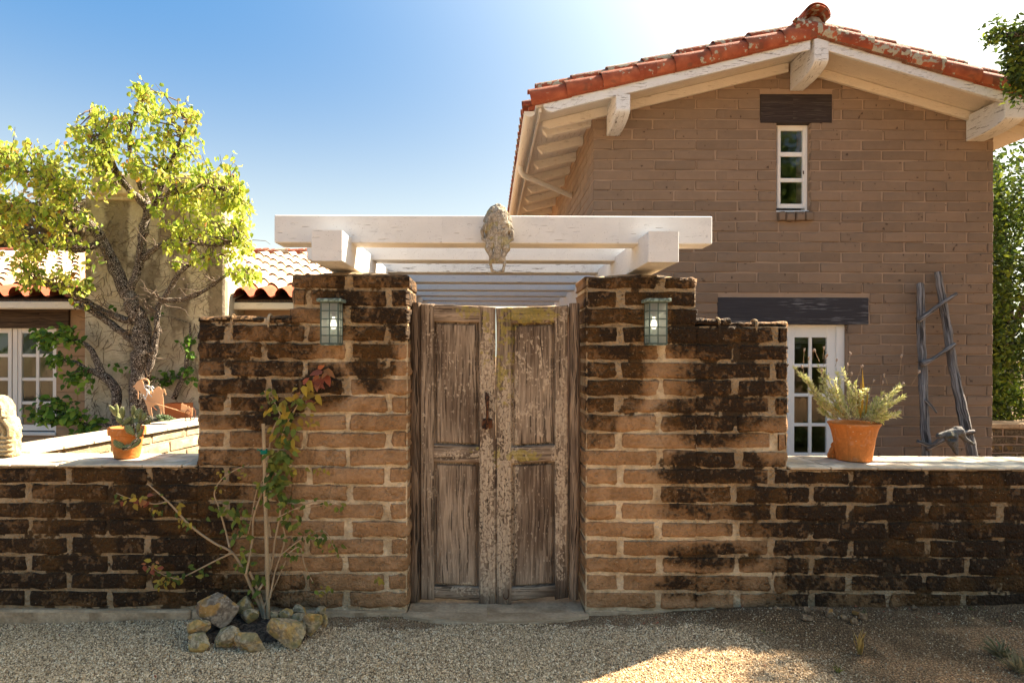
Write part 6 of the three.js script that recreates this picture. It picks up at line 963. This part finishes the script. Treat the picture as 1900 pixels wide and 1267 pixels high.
// ── vine on a stake, in a ring of stones ──
{
  const z = .10, t0 = P(497, 1158, z + .02);
  const stake = thing('plant_stake', 'tan wooden stake with green tie holding up the young vine', 'stake', V(t0.x, -.06, z));
  const a = P(488, 786, z), b = P(498, 1156, z + .01); part(stake, 'post', metricUV(tube([a, a.clone().lerp(b, .33), a.clone().lerp(b, .66), b.setY(-.12)], [.0125, .013, .014, .0145], 4, .05), 'y'), M.stake);
  const tie = P(489, 838, z + .005), tg = []; for (let i = 0; i < 3; i++) { const g = new THREE.TorusGeometry(.018, .006, 6, 14); g.rotateX(Math.PI / 2 + rr(-.3, .3)); g.translate(tie.x, tie.y + (i - 1) * .009, tie.z); tg.push(metricUV(g)); } tg.push(tube([tie.clone().add(V(-.015, .005, .015)), tie.clone().add(V(-.032, .02, .022)), tie.clone().add(V(-.038, .008, .02))], [.004, .005, .003], 5)); part(stake, 'tie', merge(tg), std('green_tape', { color: lin(.005, .16, .10), roughness: .5 }), 'green plastic tie'); 
  const t = thing('climbing_vine', 'young climbing vine with green and rust leaves against the left wall', 'vine', P(492, 1160, .14)), Q = (zx, zy) => [360 + zx * .3393, 800 + zy * .3393];
  const S = (pts, r, zz = .07) => { const [c, rad] = smoothPath(pts.map((p, i) => P(...p, i === 0 ? .13 : zz + (p[2] ?? 0))), r.map((x) => x * mp(zz)), 5); const g = tube(c, rad, 6, .3); part(t, 'stem', g, M.twigPale); return c; };
  const paths = [
    S([[492, 1160], [484, 1130], [470, 1100], [452, 1060], [430, 1025], [398, 1008], [352, 975], [310, 930], [272, 897]], [4, 3.6, 3.2, 2.8, 2.4, 2.2, 2, 1.6, 1]),
    S([[494, 1160], [486, 1120], [474, 1085], [462, 1060]], [3.6, 3.2, 2.8, 2]), S([[430, 1026], [400, 1040], [365, 1058], [330, 1075]], [2, 1.8, 1.5, 1]),
    S([[425, 1015], [418, 985], [405, 940], [397, 915], [410, 890], [440, 870], [462, 862]], [1.8, 1.6, 1.5, 1.3, 1.2, 1, .8]), S([[456, 1065], [468, 1000], [470, 960], [490, 900], [497, 850], [505, 800], [520, 770]], [2.2, 2, 2, 1.8, 1.6, 1.5, 1]),
    S([[480, 1095], [500, 1060], [510, 1000], [520, 945], [512, 900], [515, 840], [530, 790], [556, 745], [575, 715], [595, 690]], [2.4, 2.2, 2, 2, 1.8, 1.7, 1.6, 1.4, 1.2, 1]),
    S([[500, 1110], [510, 1060], [528, 1000], [520, 960]], [2, 1.7, 1.5, 1]), S([[530, 1030], [555, 1015], [565, 1050], [580, 1080]], [1.3, 1.2, 1.1, .8]), S([[515, 960], [545, 945], [590, 930], [640, 940]], [1.2, 1, .9, .6]),
    S([[498, 880], [478, 905], [468, 950], [460, 990]], [1.4, 1.2, 1.1, .9]), S([[520, 1030], [560, 1000], [600, 985], [625, 1028]], [1.3, 1.1, .9, .6]), S([[488, 1128], [510, 1085], [530, 1040]], [1.4, 1.2, 1]), S([[310, 930], [285, 935], [240, 925], [215, 915]], [1.2, 1.1, .9, .6]), S([[330, 1075], [300, 1065], [275, 1050]], [1, .8, .6]), S([[520, 770], [505, 740], [490, 725]], [1.1, 1, .7]), S([[545, 945], [580, 940], [610, 935]], [1, .8, .6]),
  ];
  const G = [[.11, .15, .022], [.15, .19, .028], [.075, .11, .02], [.22, .23, .035]], Y = [[.42, .30, .04], [.34, .23, .04], [.26, .23, .04]], RU = [[.40, .13, .05], [.30, .085, .045], [.48, .20, .07]], lv = new MB();
  const cl = (cx, cy, rx, ry, n, pal, ls) => { for (let i = 0; i < n; i++) { const an = R() * 6.283, rd = Math.sqrt(R()), p = P(cx + Math.cos(an) * rd * rx, cy + Math.sin(an) * rd * ry, .055 + R() * .075), d = V(rr(-1, 1), rr(-1.3, .3), rr(-.2, .6)).normalize(), L = ls * rr(.7, 1.3); leaf(lv, p, d, V(rr(-.6, .6), rr(0, .8), 1), L, L * rr(.5, .68), leafCol(pal), rr(.05, .3)); } };
  cl(540, 765, 24, 40, 26, [...G, ...Y], .070); cl(525, 810, 24, 50, 40, [...G, ...Y], .068); cl(515, 870, 24, 46, 44, [...G, Y[2]], .056); cl(505, 910, 28, 36, 34, G, .055); cl(500, 745, 18, 26, 16, [...G, ...Y], .045); cl(570, 725, 18, 26, 12, [...Y, ...RU], .07); cl(592, 695, 14, 16, 12, RU, .075); cl(575, 780, 16, 12, 7, Y, .04);
  cl(440, 945, 26, 14, 14, G, .05); cl(395, 950, 16, 16, 10, G, .045); cl(445, 985, 16, 22, 14, G, .05); cl(452, 1035, 20, 22, 20, G, .05); cl(480, 1080, 12, 20, 6, G, .062); cl(545, 935, 30, 10, 14, G, .045); cl(615, 938, 26, 6, 8, G, .035); cl(540, 965, 22, 12, 12, G, .048); cl(570, 1000, 40, 14, 18, G, .045); cl(612, 1010, 22, 14, 10, [...G, Y[1]], .04); cl(540, 1025, 20, 14, 8, G, .04); cl(600, 1095, 22, 9, 10, [...Y, G[1]], .035); cl(700, 1072, 12, 8, 5, Y, .04); cl(558, 872, 30, 8, 8, Y, .036); cl(600, 872, 14, 5, 4, Y, .035);
  cl(250, 925, 34, 10, 20, [...Y, ...RU], .042); cl(310, 942, 34, 12, 16, [...Y, G[2]], .042); cl(345, 968, 16, 12, 8, [...Y, G[0]], .04); cl(290, 1050, 26, 10, 16, [...RU, ...Y], .042); cl(320, 1070, 26, 14, 14, [...Y, G[2]], .042); cl(300, 1082, 14, 10, 8, Y, .04); cl(365, 1060, 20, 14, 8, [...G, Y[2]], .04); cl(430, 880, 30, 12, 7, Y, .032); cl(405, 905, 8, 10, 4, Y, .03);
  for (const c of paths) for (let i = 3; i < c.length; i += 2) if (R() < .6) { const L = .034 * rr(.7, 1.4); leaf(lv, jit(c[i], .008), V(rr(-1, 1), rr(-1, .6), rr(0, 1)), V(0, .5, 1), L, L * .6, leafCol([...G, Y[2]]), .15); }
  part(t, 'leaves', lv.geo(), M.vineLeaf).userData.kind = 'stuff';
}
{ // stones: [x0, x1, y0, y1 in the photograph, how far before the wall, label, grey]
  const list = [
    [349, 437, 1107, 1168, .30, 'largest boulder of the ring, grey with an orange left side', 1], [343, 389, 1150, 1184, .40, 'mottled pale stone behind the orange stone, at the left of the ring', 0], [343, 388, 1179, 1213, .47, 'orange topped stone at the front left corner of the ring', 0], [391, 443, 1166, 1210, .46, 'blocky yellow stone second from left along the front of the ring', 0], [430, 490, 1175, 1216, .50, 'yellow stone with a dark knot at the front centre of the ring', 0], [491, 562, 1149, 1207, .44, 'long slanting tan stone right of centre in the front of the ring', 0], [558, 597, 1136, 1182, .36, 'upright speckled stone near the right end of the ring', 0], [592, 609, 1141, 1166, .30, 'small pale stone at the far right end of the ring', 0], [432, 469, 1108, 1141, .12, 'olive stone against the wall right of the boulder', 0], [443, 478, 1131, 1157, .18, 'flat grey brown stone left of the vine stems', 0], [501, 519, 1133, 1156, .17, 'small grey stone just right of the stake', 0], [516, 544, 1131, 1155, .18, 'brown wedge stone second to the right of the stake', 0], [541, 568, 1122, 1146, .12, 'smooth rounded pale stone against the wall at right', 0], [582, 603, 1125, 1144, .10, 'thin tilted stone lying by the wall at the right end', 0], [541, 566, 1137, 1163, .26, 'half buried tan stone behind the upright speckled stone', 0]];
  const ico = (seed, sx, sy, sz, tilt) => { let g = new THREE.IcosahedronGeometry(1, 5); const p = g.attributes.position, r = rng(seed * 131 + 7), pl = []; for (let i = 0; i < 11; i++) { const d = V(r() - .5, (r() - .4) * .9, r() - .3).normalize(); pl.push([d, .42 + .3 * r()]); } for (let i = 0; i < p.count; i++) { const v = V(p.getX(i), p.getY(i), p.getZ(i)); v.multiplyScalar(1 + (fbm3(v.x * 1.4 + seed, v.y * 1.4, v.z * 1.4) - .5) * .35); for (const [d, k] of pl) { const e = v.dot(d) - k; if (e > 0) v.addScaledVector(d, -e * .95); } v.multiplyScalar(1 + (fbm3(v.x * 4 + seed, v.y * 4, v.z * 4) - .5) * .09); p.setXYZ(i, v.x * sx, v.y * sy, v.z * sz); } g.computeVertexNormals(); g.rotateZ(tilt); g.computeBoundingBox(); return g; };
  list.forEach(([x0, x1, y0, y1, z, lab, grey], i) => { const a = P(x0, y1, z), b = P(x1, y0, z), w = b.x - a.x, h = b.y - a.y, g = ico(i + 3, 1, 1, 1, i === 5 ? .42 : rr(-.3, .3)); g.computeBoundingBox(); const s = g.boundingBox.getSize(V(0, 0, 0)), c = g.boundingBox.getCenter(V(0, 0, 0)); g.translate(-c.x, -c.y, -c.z); g.scale(w / s.x, h / s.y, Math.max(.75 * w, h * .8) / s.z * .85); g.translate((a.x + b.x) / 2, (a.y + b.y) / 2, z - .35 * w * .5); metricUV(g, 'x', [i * .37, i * .21]);
    g.computeVertexNormals(); single('ring_stone', g, grey ? M.rockGrey : M.rock, lab, 'stone', 'stones ringed around the young vine'); });
  const mb = new MB(), nx = 24, nz = 12; for (let j = 0; j <= nz; j++) for (let i = 0; i <= nx; i++) { const x = lerp(-1.95, -1.05, i / nx), z = lerp(.0, .42, j / nz), e = Math.min(1, 5 * Math.min(i / nx, 1 - i / nx)) * Math.min(1, 4 * (1 - j / nz)); mb.v(x, groundY(x, z) - .02 + .055 * e + (fbm(x * 25, z * 25, 3) - .5) * .035, z); } for (let j = 0; j < nz; j++) for (let i = 0; i < nx; i++) { const a = j * (nx + 1) + i; mb.quad(a, a + nx + 1, a + nx + 2, a + 1); } single('planting_soil', metricUV(mb.geo()), M.soil, null, null, null, 'structure');
  // clods on the bare earth at right
  const cl = [[1488, 1507, 1148, 1158, .15, 'small flat earth clod nearest the step of the wall at right'], [1484, 1507, 1156, 1169, .25, 'rounded earth clod among the gravel below the stepped wall'], [1527, 1550, 1146, 1161, .20, 'broad grey earth clod left of the clod heap'], [1582, 1601, 1148, 1160, .18, 'brown clod at the top of the clod heap'], [1596, 1608, 1152, 1170, .24, 'upright brown clod at the right of the clod heap'], [1575, 1592, 1158, 1172, .28, 'dark clod at the bottom left of the clod heap'], [1690, 1708, 1120, 1132, .06, 'pale lump of earth against the foot of the right wall'], [1436, 1450, 1142, 1151, .12, 'small dark clod below the end of the stepped wall'], [1560, 1574, 1155, 1165, .24, 'small clod just left of the clod heap']];
  const cm = std('dry_clod', { map: M.rockGrey.map, bumpMap: M.rockGrey.bumpMap, bumpScale: .012, color: lin(.95, .82, .68), roughness: 1 });
  cl.forEach(([x0, x1, y0, y1, z, lab], i) => { const a = P(x0, y1, z), b = P(x1, y0, z), w = b.x - a.x, h = b.y - a.y, g = ico(i + 40, w * .55, h * .6, w * .5, rr(-.3, .3)), x = (a.x + b.x) / 2; g.translate(x, groundY(x, z) + h * .3, z); single('earth_clod', metricUV(g, 'x', [i * .3, 0]), cm, lab, 'clod', 'clods of earth on the bare ground at right'); });
  // grass tufts and weeds
  const tuft = (name, lab, px, py, z, n, H, pal, spreadA) => { const p = P(px, py, z), y = groundY(p.x, z), t = thing(name, lab, 'weed', V(p.x, y, z)), m = new MB(), r = rng(px); for (let i = 0; i < n; i++) { const a = (r() - .5) * 2 * spreadA, b = (r() - .5) * 2 * spreadA, d = V(Math.sin(a), Math.cos(a) * Math.cos(b), Math.sin(b)); leaf(m, V((r() - .5) * .02, -.004, (r() - .5) * .02), d, V(r() - .5, .2, r() - .5), H * (.5 + .6 * r()), H * .012 + .0010, mul3(pal[Math.floor(r() * pal.length)], .8 + .4 * r()), .12); } local(t, 'blades', m.geo(), M.vineLeaf).userData.kind = 'stuff'; };
  tuft('dry_grass', 'dry golden grass stalks standing on the bare earth at right', 1597, 1207, .62, 14, .17, [[.62, .44, .14], [.52, .36, .12]], .35); tuft('green_weed', 'bright green tuft in the sunlit gravel', 1556, 1238, .80, 16, .06, [[.20, .24, .03], [.28, .28, .04]], .8); tuft('grey_grass', 'wispy grey green grass tuft toward the right edge', 1858, 1212, .68, 90, .12, [[.30, .27, .13], [.40, .33, .18], [.20, .20, .09]], 1.1); tuft('grey_grass', 'wispy dry grass tuft at the lower right corner of the ground', 1890, 1232, .85, 70, .14, [[.42, .34, .19], [.28, .25, .12]], 1.0);
  for (const [px, py, z, lab] of [[1604, 1146, .12, 'small green weed behind the clod heap'], [1803, 1130, .06, 'small green weed at the foot of the far right wall'], [1388, 1192, .44, 'low green weed at the edge of the sunlit gravel'], [716, 1142, .05, 'low green weeds at the foot of the left gate pier'], [1422, 1176, .36, 'tiny green weed among dark gravel']]) tuft('green_weed', lab, px, py, z, 14, .035, [[.10, .15, .03], [.07, .11, .02]], 1.2);
}

scene.traverse((o) => { if (o.isMesh) { o.castShadow = true; o.receiveShadow = true; } });
renderer.render(scene, camera);
